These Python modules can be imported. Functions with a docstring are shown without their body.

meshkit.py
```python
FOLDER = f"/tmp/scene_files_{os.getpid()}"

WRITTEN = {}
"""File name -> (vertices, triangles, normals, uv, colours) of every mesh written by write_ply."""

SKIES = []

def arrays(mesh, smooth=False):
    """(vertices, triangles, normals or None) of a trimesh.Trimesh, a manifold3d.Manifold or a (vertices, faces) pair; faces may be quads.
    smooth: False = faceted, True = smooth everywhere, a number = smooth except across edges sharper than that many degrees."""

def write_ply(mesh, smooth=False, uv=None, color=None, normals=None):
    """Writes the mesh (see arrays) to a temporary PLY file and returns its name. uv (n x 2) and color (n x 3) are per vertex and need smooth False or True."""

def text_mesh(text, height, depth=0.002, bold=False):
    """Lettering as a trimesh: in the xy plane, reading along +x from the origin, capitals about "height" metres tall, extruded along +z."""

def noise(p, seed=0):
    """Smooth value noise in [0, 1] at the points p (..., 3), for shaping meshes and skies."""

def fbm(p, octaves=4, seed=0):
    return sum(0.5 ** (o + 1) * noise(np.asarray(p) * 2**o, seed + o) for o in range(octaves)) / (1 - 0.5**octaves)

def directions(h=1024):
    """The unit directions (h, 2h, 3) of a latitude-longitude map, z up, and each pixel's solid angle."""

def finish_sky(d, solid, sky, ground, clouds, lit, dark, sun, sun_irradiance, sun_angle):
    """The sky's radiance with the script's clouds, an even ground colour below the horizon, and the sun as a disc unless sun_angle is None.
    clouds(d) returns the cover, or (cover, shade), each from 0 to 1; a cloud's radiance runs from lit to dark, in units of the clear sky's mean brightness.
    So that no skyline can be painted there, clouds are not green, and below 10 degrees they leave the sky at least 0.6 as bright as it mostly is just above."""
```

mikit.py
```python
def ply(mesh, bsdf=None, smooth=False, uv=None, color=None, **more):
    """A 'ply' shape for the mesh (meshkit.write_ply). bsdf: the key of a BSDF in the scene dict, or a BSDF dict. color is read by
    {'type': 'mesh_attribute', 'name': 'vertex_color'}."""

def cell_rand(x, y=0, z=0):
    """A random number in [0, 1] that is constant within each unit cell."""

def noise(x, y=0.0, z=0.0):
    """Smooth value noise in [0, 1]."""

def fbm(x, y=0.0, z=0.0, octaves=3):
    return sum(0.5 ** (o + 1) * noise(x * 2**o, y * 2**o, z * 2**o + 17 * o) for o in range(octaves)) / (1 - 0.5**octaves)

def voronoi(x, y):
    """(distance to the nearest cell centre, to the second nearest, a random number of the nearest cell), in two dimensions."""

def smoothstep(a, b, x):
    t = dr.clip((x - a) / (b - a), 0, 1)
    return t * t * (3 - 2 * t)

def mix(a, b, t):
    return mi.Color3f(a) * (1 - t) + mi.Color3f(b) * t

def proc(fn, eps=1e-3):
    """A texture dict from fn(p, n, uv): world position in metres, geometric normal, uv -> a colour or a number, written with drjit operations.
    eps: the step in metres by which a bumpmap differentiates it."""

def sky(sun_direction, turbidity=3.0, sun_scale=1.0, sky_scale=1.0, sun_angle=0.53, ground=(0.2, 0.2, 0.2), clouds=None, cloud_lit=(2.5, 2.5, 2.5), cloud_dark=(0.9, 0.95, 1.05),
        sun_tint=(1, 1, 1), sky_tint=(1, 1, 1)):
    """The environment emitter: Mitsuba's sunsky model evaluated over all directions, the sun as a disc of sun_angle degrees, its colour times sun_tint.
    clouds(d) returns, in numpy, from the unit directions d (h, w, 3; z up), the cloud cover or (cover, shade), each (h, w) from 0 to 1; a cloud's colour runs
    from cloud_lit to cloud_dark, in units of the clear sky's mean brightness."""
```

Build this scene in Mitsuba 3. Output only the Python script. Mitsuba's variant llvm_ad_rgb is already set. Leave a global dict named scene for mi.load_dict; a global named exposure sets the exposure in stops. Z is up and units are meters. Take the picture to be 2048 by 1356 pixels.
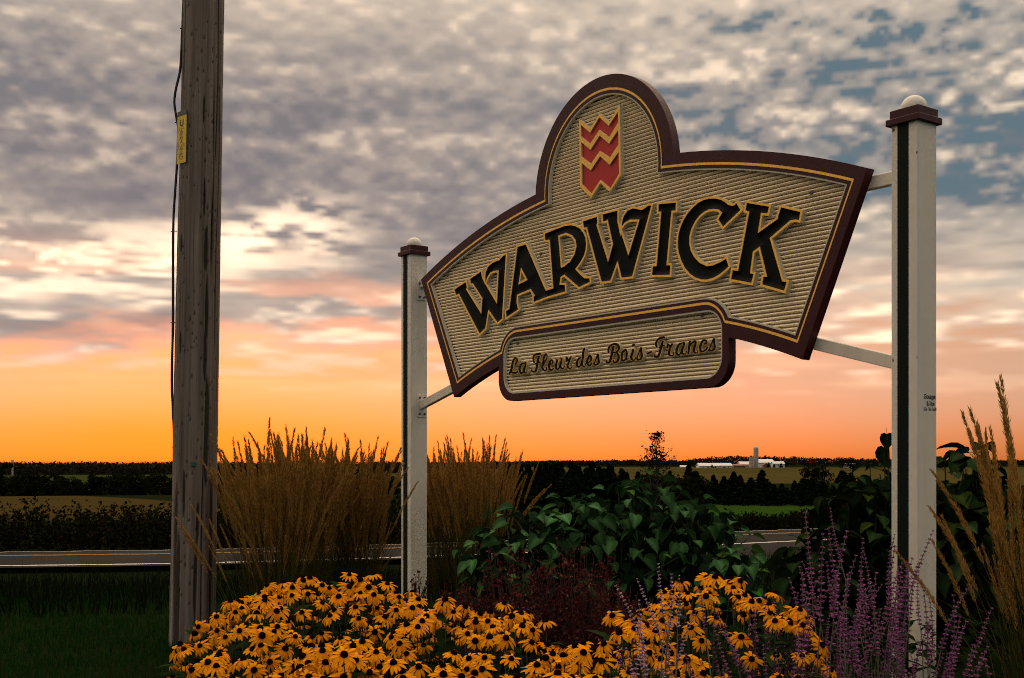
import math
import json
import numpy as np
import trimesh
import mitsuba as mi
import drjit as dr
import manifold3d as m3
import mikit
import meshkit
from mikit import noise, fbm, smoothstep, mix, proc
from shapely.geometry import Polygon, MultiPolygon, LineString, Point, box as sbox
from shapely.ops import unary_union
from shapely import affinity

T = mi.ScalarTransform4f
scene, labels = {}, {}

# ---------------------------------------------------------------- camera: level, lens shifted up so that uprights stay upright
EYE = 1.25
scene['camera'] = {'type': 'perspective', 'fov': math.degrees(2 * math.atan(1024 / 2400.0)), 'fov_axis': 'x', 'near_clip': 0.05, 'far_clip': 20000.0,
                   'principal_point_offset_y': -(925 - 678) / 1356.0,
                   'to_world': T().look_at(origin=[0, 0, EYE], target=[0, 10, EYE], up=[0, 0, 1])}

# ---------------------------------------------------------------- light
SUN_AZ = math.atan2(1.0, (384 - 1024) / 2400.0)
SUN = [math.cos(SUN_AZ) * math.cos(math.radians(1.3)), math.sin(SUN_AZ) * math.cos(math.radians(1.3)), math.sin(math.radians(1.3))]
exposure = 6.9


def sstep(a, b, x):
    t = np.clip((x - a) / (b - a), 0, 1)
    return t * t * (3 - 2 * t)


def cloud_deck(d):
    """A torn altocumulus deck over a hazy sunset: cover and shade per direction, from noise on a flat cloud layer."""
    dz = np.clip(d[..., 2], 0, 1)
    el = np.degrees(np.arcsin(dz))
    az = np.degrees(np.arctan2(d[..., 0], d[..., 1]))                        # 0 along +y, growing to the right
    toward = (d[..., 0] * SUN[0] + d[..., 1] * SUN[1]) / np.maximum(np.hypot(d[..., 0], d[..., 1]), 1e-6)
    den = dz + 0.13
    q = np.stack([d[..., 0] / den, d[..., 1] / den, np.zeros_like(dz)], -1)
    warp = meshkit.fbm(q * 1.3 + 7.3, 3, 5)[..., None] - 0.5
    warp2 = meshkit.fbm(q * 4.1 + 1.7, 3, 15)[..., None] - 0.5
    qa = q + warp * np.array([0.5, 0.35, 0]) + warp2 * 0.10
    broad = meshkit.fbm(qa * np.array([0.7, 0.8, 1]) + 3.1, 4, 1)           # sheets and openings
    tufts = meshkit.fbm(qa * np.array([3.6, 5.2, 1]) + 11.0, 4, 2)           # ripples of the deck
    streaky = meshkit.fbm(d * np.array([24.0, 24.0, 125.0]) + warp * 2.0 + 9.0, 3, 33)
    fine = meshkit.fbm(d * np.array([70.0, 70.0, 120.0]) + warp * 2.5 + warp2 * 1.5 + 5.0, 3, 3)   # small puffs, drawn out into streaks lower down
    up = sstep(7, 15, el)
    fine = fine * up + streaky * (1 - up)
    n = 0.20 * broad + 0.34 * tufts + 0.46 * fine
    tone = np.tanh((n - 0.5) * 5.0)
    rise = sstep(15, 42, el)                                                 # deck brightened overhead, mostly out of view, to light the sign
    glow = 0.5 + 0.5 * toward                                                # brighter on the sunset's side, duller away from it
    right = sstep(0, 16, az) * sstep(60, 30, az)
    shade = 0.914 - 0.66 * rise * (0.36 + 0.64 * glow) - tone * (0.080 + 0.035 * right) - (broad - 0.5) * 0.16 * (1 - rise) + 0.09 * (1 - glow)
    shade = shade - 0.035 * sstep(15, 7, el) + 0.03 * sstep(-6, -22, az) * sstep(9, 18, el)
    # small puffs lit from below, and windows of clear blue between them, mostly on the right
    puff = sstep(0.54, 0.70, 0.5 * tufts + 0.5 * fine)
    shade = shade - (0.06 + 0.075 * right) * puff
    window = sstep(0.44, 0.37, 0.35 * broad + 0.3 * tufts + 0.35 * fine) * right * sstep(10, 12.5, el)
    shade = shade + 0.085 * window * sstep(0.2, 0.9, 0.4 + fine)
    # the deck's torn edge, low down near the sun: openings with bright rims, a heavy bank under them
    zone = np.exp(-((el - 9.0 - 1.7 * sstep(-17, -10, az)) / 1.3) ** 2) * sstep(-40, -28, az) * sstep(-6, -10, az)
    g = 0.40 * tufts + 0.60 * fine
    rim = zone * sstep(0.44, 0.56, g)
    gap = zone * sstep(0.55, 0.62, g) * sstep(0.42, 0.55, broad + 0.1 * zone)
    shade = shade - 0.37 * rim * (1 - gap) + gap * 0.06
    lowrim = np.exp(-((el - 6.6) / 1.6) ** 2) * sstep(0.50, 0.66, g)
    shade = shade - 0.20 * lowrim
    bank = np.exp(-((el - 6.3 - 0.05 * (az + 20)) / 1.25) ** 2) * sstep(-40, -30, az) * sstep(-12, -17, az)
    shade = shade + 0.10 * bank
    edge = el + (tufts - 0.5) * 3.4 + (fine - 0.5) * 3.0 + 1.4 * bank
    cover = sstep(2.7, 7.0, edge)
    # pale gold haze between the orange horizon and the deck, with thin brighter streaks
    streak = sstep(0.48, 0.66, meshkit.fbm(np.stack([az * 0.10, el * 1.7, el * 0], -1) + warp * 1.0, 4, 9)) * sstep(2.6, 4.0, el) * sstep(8.5, 6.0, el)
    haze = 0.30 * sstep(1.0, 4.4, el) + 0.75 * (1 - glow) * sstep(-1.5, 2.0, el)
    veil = sstep(0.42, 0.62, meshkit.fbm(np.stack([az * 0.16, el * 1.25, el * 0 + 4.0], -1) + warp * 1.4, 4, 19)) * sstep(11.0, 6.5, el) * sstep(0.6, 0.95, toward)
    cover = cover * (1 - 0.22 * veil)                                        # gold light through the thin lower sheets
    away = 1 - np.exp(-((az + 15) / 13.0) ** 2)                              # duller and peachier away from the sun
    thin = 1 - cover
    shade = shade * (1 - thin) + thin * (0.68 + 0.35 * (1 - glow) - 0.09 * streak + 0.12 * away)
    haze = haze + 0.24 * away * sstep(-0.5, 2.5, el)
    cover = np.maximum(np.maximum(cover, 0.52 * streak), haze)
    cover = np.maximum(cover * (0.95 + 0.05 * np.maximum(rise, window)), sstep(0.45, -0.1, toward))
    return np.clip(cover, 0, 1), np.clip(shade, 0, 1)


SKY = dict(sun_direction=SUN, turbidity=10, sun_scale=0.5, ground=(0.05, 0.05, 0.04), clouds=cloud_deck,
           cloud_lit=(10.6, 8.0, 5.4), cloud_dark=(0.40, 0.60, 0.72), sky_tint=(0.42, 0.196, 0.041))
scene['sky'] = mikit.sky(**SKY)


# ---------------------------------------------------------------- helpers
def num(name, n):
    return name if n == 0 else f'{name}_{n:03d}'


def free(key):
    if key not in scene and key not in labels and key not in USED:
        USED.add(key)
        return key
    n = 1
    while f'{key}_{n:03d}' in scene or f'{key}_{n:03d}' in labels or f'{key}_{n:03d}' in USED:
        n += 1
    USED.add(f'{key}_{n:03d}')
    return f'{key}_{n:03d}'


USED = set()


def say(key, label=None, cat=None, group=None, kind=None):
    d = labels.setdefault(key, {})
    for k, v in (('label', label), ('category', cat), ('group', group), ('kind', kind)):
        if v:
            d[k] = v
    return key


def put(key, mesh, mat, smooth=False, **more):
    scene[key] = mikit.ply(mesh, mat, smooth=smooth, **more)
    return key


def part(holder, name, mesh, mat, smooth=False, **more):
    return put(free(holder + '__' + name), mesh, mat, smooth, **more)


def M4(R, p):
    m = np.eye(4)
    m[:3, :3] = R
    m[:3, 3] = p
    return T(m.tolist())


def inst(key, group, R, p):
    scene[key] = {'type': 'instance', 'to_world': M4(R, p), 'shape': {'type': 'ref', 'id': group}}


def rot(axis, ang):
    x, y, z = np.asarray(axis, float) / np.linalg.norm(axis)
    c, s = math.cos(ang), math.sin(ang)
    return np.array([[c + x * x * (1 - c), x * y * (1 - c) - z * s, x * z * (1 - c) + y * s],
                     [y * x * (1 - c) + z * s, c + y * y * (1 - c), y * z * (1 - c) - x * s],
                     [z * x * (1 - c) - y * s, z * y * (1 - c) + x * s, c + z * z * (1 - c)]])


def rz(a):
    return rot((0, 0, 1), a)


def many(v, f, Rs, ps):
    """Copies of one small mesh under rotations Rs (k,3,3) and places ps (k,3), as (vertices, faces)."""
    v, f, Rs, ps = np.asarray(v, float), np.asarray(f, int), np.asarray(Rs), np.asarray(ps)
    V = np.einsum('kij,nj->kni', Rs, v) + ps[:, None]
    Fc = f[None] + (np.arange(len(ps)) * len(v))[:, None, None]
    return V.reshape(-1, 3), Fc.reshape(-1, 3)


def join(*ms):
    vs, fs, n = [], [], 0
    for m in ms:
        v, f = (m.vertices, m.faces) if hasattr(m, 'faces') else m
        v, f = np.asarray(v, float), np.asarray(f, int)
        if f.shape[1] == 4:
            f = np.vstack([f[:, [0, 1, 2]], f[:, [0, 2, 3]]])
        vs.append(v)
        fs.append(f + n)
        n += len(v)
    return np.vstack(vs), np.vstack(fs)


def tube(pts, radii, sides=6, cap=True):
    p = np.asarray(pts, float)
    r = np.broadcast_to(radii, (len(p),))
    t = np.gradient(p, axis=0)
    t /= np.linalg.norm(t, axis=1, keepdims=True) + 1e-12
    a = np.cross(t, np.where(np.abs(t[:, 2:]) < 0.9, [0, 0, 1.0], [1.0, 0, 0]))
    a /= np.linalg.norm(a, axis=1, keepdims=True) + 1e-12
    b = np.cross(t, a)
    ang = np.arange(sides) * 2 * np.pi / sides
    v = p[:, None] + r[:, None, None] * (np.cos(ang)[None, :, None] * a[:, None] + np.sin(ang)[None, :, None] * b[:, None])
    n = len(p)
    i, j = np.meshgrid(np.arange(n - 1), np.arange(sides), indexing='ij')
    q = np.stack([i * sides + j, i * sides + (j + 1) % sides, (i + 1) * sides + (j + 1) % sides, (i + 1) * sides + j], -1).reshape(-1, 4)
    f = np.vstack([q[:, [0, 1, 2]], q[:, [0, 2, 3]]])
    v = v.reshape(-1, 3)
    if cap:
        v = np.vstack([v, p[0], p[-1]])
        k = np.arange(sides)
        f = np.vstack([f, np.stack([(k + 1) % sides, k, k * 0 + n * sides], 1), np.stack([(n - 1) * sides + k, (n - 1) * sides + (k + 1) % sides, k * 0 + n * sides + 1], 1)])
    return v, f


def bxs(lo, hi, bev=0.0):
    """A box between two corners, its edges rounded off by bev."""
    lo, hi = np.asarray(lo, float), np.asarray(hi, float)
    if bev <= 0:
        m = trimesh.creation.box(hi - lo)
        m.apply_translation((lo + hi) / 2)
        return m
    pts = []
    for c in np.ndindex(2, 2, 2):
        q = np.where(np.array(c) == 0, lo, hi)
        inw = np.where(np.array(c) == 0, 1, -1) * bev
        for k in range(3):
            w = inw.copy()
            w[k] = 0
            pts.append(q + w)
    return trimesh.convex.convex_hull(np.array(pts))


def ext(poly, w0, w1, M=None):
    """A shapely area extruded from w0 to w1 along its normal, under the matrix M."""
    parts = []
    for g in getattr(poly, 'geoms', [poly]):
        if g.geom_type != 'Polygon' or g.area < 1e-7:
            continue
        m = trimesh.creation.extrude_polygon(g, abs(w1 - w0), engine='earcut')
        m.apply_translation([0, 0, min(w0, w1)])
        parts.append(m)
    m = trimesh.util.concatenate(parts)
    if M is not None:
        m.apply_transform(M)
    return m


# ---------------------------------------------------------------- materials
def diffuse(key, rgb, rough=0.6, spec=0.4, two=True, **kw):
    b = {'type': 'principled', 'base_color': rgb if isinstance(rgb, dict) else {'type': 'rgb', 'value': list(rgb)}, 'roughness': rough, 'specular': spec, **kw}
    scene[key] = {'type': 'twosided', 'bsdf': b} if two else b


def leafy(key, rgb, trans=0.5, rough=0.5, eta=1.4):
    """Thin foliage that lets light through."""
    scene[key] = {'type': 'principledthin', 'base_color': rgb if isinstance(rgb, dict) else {'type': 'rgb', 'value': list(rgb)}, 'roughness': rough, 'diff_trans': trans, 'spec_trans': 0.0, 'eta': eta}


VC = {'type': 'mesh_attribute', 'name': 'vertex_color'}
diffuse('paint_ribs', {'type': 'mesh_attribute', 'name': 'vertex_color'}, 0.55)
diffuse('paint_edge', (0.50, 0.47, 0.38), 0.5)
diffuse('paint_maroon', proc(lambda p, n, uv: mix((0.046, 0.0050, 0.0080), (0.032, 0.0036, 0.0058), fbm(p.x * 9, p.y * 9, p.z * 9, 3))), 0.5, 0.25)
diffuse('paint_gold', (0.95, 0.52, 0.08), 0.45)
diffuse('paint_black', (0.005, 0.006, 0.006), 0.6, 0.08)
diffuse('paint_red', (0.46, 0.014, 0.012), 0.5)
diffuse('stripe_dark', (0.006, 0.010, 0.009), 0.6, 0.08)


def white_post(p, n, uv):
    dirt = fbm(p.x * 5, p.y * 5, p.z * 1.6, 2)
    low = smoothstep(1.1, 0.1, p.z) * 0.35
    streak = fbm(p.x * 24, p.y * 24, p.z * 1.2, 2)
    return mix((0.64, 0.59, 0.51), (0.38, 0.33, 0.25), smoothstep(0.42, 0.8, dirt * 0.6 + streak * 0.4) * 0.30 + low * dirt)


diffuse('paint_white', proc(white_post), 0.4)
diffuse('finial_white', (0.62, 0.60, 0.54), 0.45)
diffuse('steel_dark', (0.06, 0.05, 0.045), 0.5)
diffuse('rust', (0.16, 0.06, 0.02), 0.8)
diffuse('rubber', (0.012, 0.012, 0.013), 0.5)
diffuse('plate_yellow', proc(lambda p, n, uv: mix((0.62, 0.42, 0.03), (0.36, 0.22, 0.03), smoothstep(0.45, 0.75, fbm(p.x * 30, p.y * 30, p.z * 18, 3)))), 0.5)
diffuse('print_black', (0.014, 0.012, 0.010), 0.6)
diffuse('print_faded', (0.20, 0.12, 0.03), 0.6)
diffuse('tag_green', (0.02, 0.09, 0.07), 0.5)

leafy('petal_yellow', VC, 0.30, 0.55)
scene['cone_brown'] = {'type': 'diffuse', 'reflectance': {'type': 'rgb', 'value': [0.006, 0.0035, 0.003]}}
leafy('leaf_bed', VC, 0.25, 0.6, 1.25)
leafy('leaf_big', VC, 0.22, 0.38)
leafy('leaf_red', VC, 0.30, 0.42)
leafy('reed_plume', VC, 0.45, 0.7)
leafy('reed_blade', VC, 0.40, 0.6)
leafy('sage_bloom', VC, 0.25, 0.7)
diffuse('stem_green', (0.035, 0.05, 0.022), 0.7)
diffuse('stem_pale', (0.085, 0.085, 0.062), 0.7)
diffuse('bark', (0.035, 0.026, 0.020), 0.9)
leafy('far_leaf', VC, 0.20, 0.8, 1.15)
leafy('grass_blade', VC, 0.35, 0.8, 1.15)
diffuse('barn_white', (0.50, 0.50, 0.51), 0.5)
diffuse('barn_roof', (0.40, 0.41, 0.44), 0.45)
diffuse('barn_roof_red', (0.16, 0.06, 0.05), 0.6)
diffuse('concrete', proc(lambda p, n, uv: mix((0.24, 0.22, 0.20), (0.38, 0.36, 0.33), fbm(p.x * 0.8, p.y * 0.8, p.z * 0.25, 3))), 0.85)
diffuse('dark_opening', (0.03, 0.03, 0.03), 0.9)
diffuse('road_yellow', (0.26, 0.13, 0.03), 0.7)
diffuse('road_white', (0.50, 0.48, 0.45), 0.6)

# outlines of the sign's letters and crest, in metres on its face
TRACE = json.loads(''.join((
    '{"W":[[[0.642,2.723],[0.843,2.774],[0.868,2.71],[0.858,2.696],[1.048,2.502],[1.058,2.59],[0.929,2.72],[0.898,2.719],[0.878,2.784],[1.063,2.834],[1.086,2.77],[1.1,2.75],[1.099,2.77],[1.11,2.812],[1.143,2.851],[1.198,2.876],[1.254,2.885],[1.308,2.89],[1.336,2.905],[1.358,2.916],[1.417,2.923],[1.363,2.39],[1.281,2.359],[1.167,2.465],[1.129,2.336],[1.03,2.289],[0.723,2.655],[0.677,2.647]],[[1.132,2.711],[1.157,2.749],[1.191,2.776],[1.231,2.784],[1.286,2.781],[1.266,2.563]]],"A":[[[1.542,2.959],[1.672,2.964],[1.921,2.576],[1.936,2.576],[1.936,2.499],[1.75,2.474],[1.746,2.535],[1.755,2.54],[1.718,2.58],[1.562,2.558],[1.558,2.507],[1.584,2.444],[1.394,2.387],[1.383,2.469],[1.434,2.48]],[[1.608,2.743],[1.588,2.667],[1.657,2.68]]],"R":[[[1.885,3.009],[2.02,3.023],[2.136,3.032],[2.213,3.027],[2.27,3.011],[2.326,2.985],[2.365,2.951],[2.398,2.9],[2.407,2.845],[2.4,2.799],[2.379,2.757],[2.344,2.717],[2.29,2.677],[2.335,2.642],[2.379,2.612],[2.445,2.604],[2.45,2.553],[2.307,2.525],[2.136,2.639],[2.107,2.63],[2.1,2.597],[2.16,2.591],[2.165,2.514],[1.936,2.499],[1.936,2.576],[1.99,2.58],[1.949,2.929],[1.893,2.935]],[[2.083,2.944],[2.156,2.95],[2.218,2.924],[2.258,2.885],[2.265,2.842],[2.246,2.797],[2.199,2.755],[2.136,2.73],[2.112,2.727]]],"W2":[[[2.335,3.031],[2.527,3.041],[2.531,2.974],[2.525,2.965],[2.635,2.719],[2.672,2.802],[2.62,2.968],[2.607,2.964],[2.564,2.971],[2.562,3.047],[2.75,3.047],[2.752,2.952],[2.764,2.913],[2.767,2.936],[2.776,2.968],[2.797,2.999],[2.831,3.025],[2.834,3.029],[2.899,3.036],[2.989,3.009],[3.021,3.018],[3.051,3.029],[3.106,3.021],[2.899,2.533],[2.768,2.539],[2.733,2.641],[2.668,2.532],[2.553,2.536],[2.39,2.954],[2.355,2.957]],[[2.78,2.893],[2.819,2.922],[2.865,2.933],[2.944,2.921],[2.851,2.733]]],"I":[[[3.14,3.022],[3.339,3.0],[3.335,2.921],[3.293,2.924],[3.249,2.593],[3.284,2.589],[3.279,2.495],[3.074,2.52],[3.085,2.605],[3.123,2.603],[3.165,2.939],[3.138,2.945]]],"C":[[[3.325,2.726],[3.332,2.775],[3.351,2.821],[3.382,2.867],[3.422,2.907],[3.469,2.938],[3.523,2.963],[3.577,2.975],[3.636,2.974],[3.695,2.963],[3.74,2.946],[3.778,2.923],[3.807,2.901],[3.835,2.892],[3.854,2.898],[3.87,2.908],[3.921,2.835],[3.745,2.74],[3.688,2.815],[3.711,2.837],[3.721,2.848],[3.701,2.864],[3.669,2.872],[3.63,2.876],[3.59,2.869],[3.55,2.852],[3.513,2.824],[3.48,2.781],[3.463,2.735],[3.463,2.691],[3.476,2.65],[3.507,2.605],[3.553,2.566],[3.61,2.539],[3.656,2.537],[3.721,2.549],[3.787,2.569],[3.816,2.492],[3.766,2.463],[3.721,2.443],[3.669,2.428],[3.603,2.423],[3.557,2.43],[3.496,2.451],[3.442,2.485],[3.394,2.53],[3.36,2.584],[3.335,2.641],[3.325,2.687]]],"K":[[[3.942,2.895],[4.153,2.831],[4.131,2.765],[4.08,2.777],[4.063,2.696],[4.189,2.745],[4.19,2.753],[4.221,2.819],[4.396,2.757],[4.377,2.684],[4.34,2.694],[4.306,2.696],[4.157,2.621],[4.249,2.362],[4.292,2.351],[4.262,2.273],[4.062,2.341],[4.075,2.409],[4.097,2.408],[4.049,2.567],[4.016,2.553],[3.996,2.442],[4.027,2.433],[4.0,2.353],[3.801,2.405],[3.822,2.488],[3.868,2.477],[3.955,2.809],[3.924,2.822]]],"emblem":[[[2.312,3.776],[2.438,3.679],[2.544,3.764],[2.646,3.673],[2.759,3.781],[2.773,3.278],[2.655,3.179],[2.552,3.263],[2.45,3.174],[2.324,3.277]],[[2.333,3.731],[2.438,3.65],[2.54,3.739],[2.642,3.654],[2.742,3.732],[2.746,3.657],[2.646,3.569],[2.542,3.648],[2.436,3.568],[2.335,3.646]],[[2.337,3.604],[2.441,3.525],[2.544,3.606],[2.646,3.526],[2.744,3.602],[2.75,3.501],[2.655,3.423],[2.546,3.495],[2.445,3.421],[2.339,3.496]],[[2.342,3.448],[2.445,3.374],[2.549,3.456],[2.652,3.374],[2.75,3.446],[2.755,3.291],[2.659,3.202],[2.551,3.283],[2.45,3.202],[2.344,3.293]]],"script":[[[[[[1.447,1.973],[1.439,1.968],[1.429,1.957],[1.431,1.951],[1.44,1.947],[1.447,1.947],[1.452,1.948],[1.469,1.962],[1.492,1.953],[1.504,1.95],[1.516,1.949],[1.53,1.95],[1.541,1.952],[1.551,1.956],[1.564,1.965],[1.564,1.97],[1.558,1.972],[1.53,1.966],[1.515,1.965],[1.502,1.967],[1.48,1.974],[1.49,1.994],[1.501,2.033],[1.507,2.048],[1.517,2.062],[1.526,2.07],[1.534,2.063],[1.535,2.054],[1.528,2.039],[1.513,2.025',
    '],[1.513,2.023],[1.515,2.02],[1.519,2.018],[1.524,2.018],[1.54,2.026],[1.549,2.032],[1.557,2.044],[1.559,2.058],[1.555,2.066],[1.55,2.073],[1.541,2.078],[1.528,2.084],[1.52,2.084],[1.509,2.08],[1.496,2.071],[1.485,2.061],[1.473,2.038],[1.457,1.989]]]],[[[[1.443,1.975],[1.435,1.969],[1.426,1.96],[1.424,1.956],[1.426,1.952],[1.429,1.948],[1.435,1.945],[1.442,1.944],[1.449,1.944],[1.455,1.946],[1.471,1.958],[1.49,1.951],[1.503,1.947],[1.517,1.946],[1.532,1.947],[1.544,1.95],[1.554,1.954],[1.562,1.959],[1.568,1.964],[1.569,1.967],[1.568,1.971],[1.564,1.973],[1.559,1.975],[1.553,1.974],[1.528,1.968],[1.515,1.967],[1.503,1.969],[1.485,1.975],[1.494,1.993],[1.509,2.043],[1.517,2.056],[1.527,2.066],[1.531,2.059],[1.529,2.05],[1.524,2.04],[1.509,2.026],[1.508,2.022],[1.512,2.018],[1.518,2.016],[1.523,2.016],[1.537,2.02],[1.551,2.03],[1.561,2.044],[1.563,2.058],[1.559,2.067],[1.553,2.074],[1.544,2.08],[1.53,2.086],[1.525,2.087],[1.519,2.087],[1.506,2.082],[1.492,2.073],[1.481,2.062],[1.474,2.051],[1.469,2.039],[1.455,1.995]]]]],[[[[[1.591,2.026],[1.584,2.021],[1.574,2.01],[1.565,1.992],[1.565,1.98],[1.567,1.972],[1.577,1.957],[1.585,1.95],[1.593,1.945],[1.604,1.943],[1.611,1.943],[1.619,1.944],[1.631,1.952],[1.646,1.944],[1.657,1.942],[1.668,1.943],[1.676,1.947],[1.681,1.955],[1.683,1.97],[1.681,1.973],[1.677,1.974],[1.67,1.972],[1.669,1.958],[1.665,1.953],[1.663,1.952],[1.658,1.954],[1.654,1.958],[1.651,1.966],[1.655,1.98],[1.67,2.009],[1.671,2.021],[1.667,2.031],[1.663,2.033],[1.656,2.035],[1.649,2.034],[1.645,2.032],[1.632,2.034],[1.62,2.034],[1.607,2.032]],[[1.608,1.957],[1.601,1.963],[1.598,1.969],[1.594,1.979],[1.594,1.988],[1.6,2.002],[1.611,2.014],[1.621,2.019],[1.633,2.021],[1.647,2.021],[1.647,2.013],[1.644,2.009],[1.626,1.987],[1.622,1.98],[1.62,1.973],[1.621,1.967],[1.616,1.962]]]],[[[[1.588,2.028],[1.58,2.022],[1.57,2.011],[1.561,1.993],[1.56,1.98],[1.562,1.972],[1.567,1.964],[1.573,1.956],[1.581,1.949],[1.591,1.943],[1.604,1.94],[1.61,1.94],[1.621,1.942],[1.632,1.948],[1.643,1.942],[1.654,1.94],[1.659,1.939],[1.67,1.94],[1.68,1.947],[1.685,1.955],[1.688,1.968],[1.686,1.972],[1.681,1.975],[1.675,1.976],[1.669,1.975],[1.665,1.971],[1.664,1.959],[1.661,1.955],[1.656,1.962],[1.655,1.969],[1.659,1.979],[1.674,2.008],[1.675,2.021],[1.671,2.032],[1.665,2.036],[1.657,2.038],[1.649,2.037],[1.643,2.035],[1.632,2.037],[1.619,2.037],[1.605,2.035]],[[1.598,1.983],[1.6,1.992],[1.604,2.0],[1.615,2.012],[1.623,2.016],[1.628,2.017],[1.643,2.017],[1.64,2.01],[1.622,1.988],[1.616,1.975],[1.616,1.968],[1.608,1.96],[1.602,1.97]]]]],[[[[[1.756,2.081],[1.749,2.074],[1.746,2.067],[1.744,2.06],[1.746,2.046],[1.751,2.033],[1.759,2.022],[1.764,2.019],[1.769,2.018],[1.775,2.02],[1.777,2.024],[1.771,2.041],[1.768,2.053],[1.769,2.063],[1.774,2.07],[1.784,2.074],[1.799,2.076],[1.819,2.077],[1.848,2.076],[1.854,2.079],[1.856,2.084],[1.852,2.089],[1.846,2.092],[1.826,2.094],[1.804,2.093],[1.782,2.091],[1.772,2.088]]],[[[1.731,1.972],[1.728,1.963],[1.731,1.956],[1.744,1.948],[1.756,1.945],[1.768,1.944],[1.778,1.945],[1.791,1.949],[1.798,1.954],[1.804,1.961],[1.811,1.973],[1.821,2.013],[1.847,2.016],[1.851,2.018],[1.853,2.02],[1.851,2.025],[1.845,2.028],[1.84,2.028],[1.826,2.026],[1.839,2.064],[1.838,2.067],[1.834,2.071],[1.83,2.072],[1.824,2.072],[1.817,2.069],[1.805,2.047],[1.795,2.02],[1.778,2.017],[1.774,2.015],[1.774,2.011],[1.778,2.008],[1.783,2.007],[1.791,2.008],[1.783,1.978],[1.776,1.964],[1.769,1.959],[1.757,1.958],[1.749,1.961],[1.747,1.963],[1.747,1.97],[1.744,1.974],[1.737,1.975]]]],[[[[1.727,1.974],[1.724,1.964],[1.727,1.955],[1.731,1.952],[1.742,1.945],[1.756,1.942],[1.769,1.941],[1.779,1.943],[1.793,1.947],[1.802,1.953],[1.808,1.959],[1.815,1.972],[1.825,2.01],[1.85,2.014],[1.855,2.017],[1.857,2.019],[1.856,2.025],[1.849,2.03],[1.841,2.031],[1.831,2.029],[1.843,2.064],[1.841,2.07],[1.834,2.074],[1.849,2.073],[1.858,2.077],[1.86,2.081],[1.86,2.085],[1.857,2.089],[1.852,2.092],[1.846,2.094],[1.826,2.096],[1.813,2.096],[1.793,2.095],[1.769,2.09',
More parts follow.
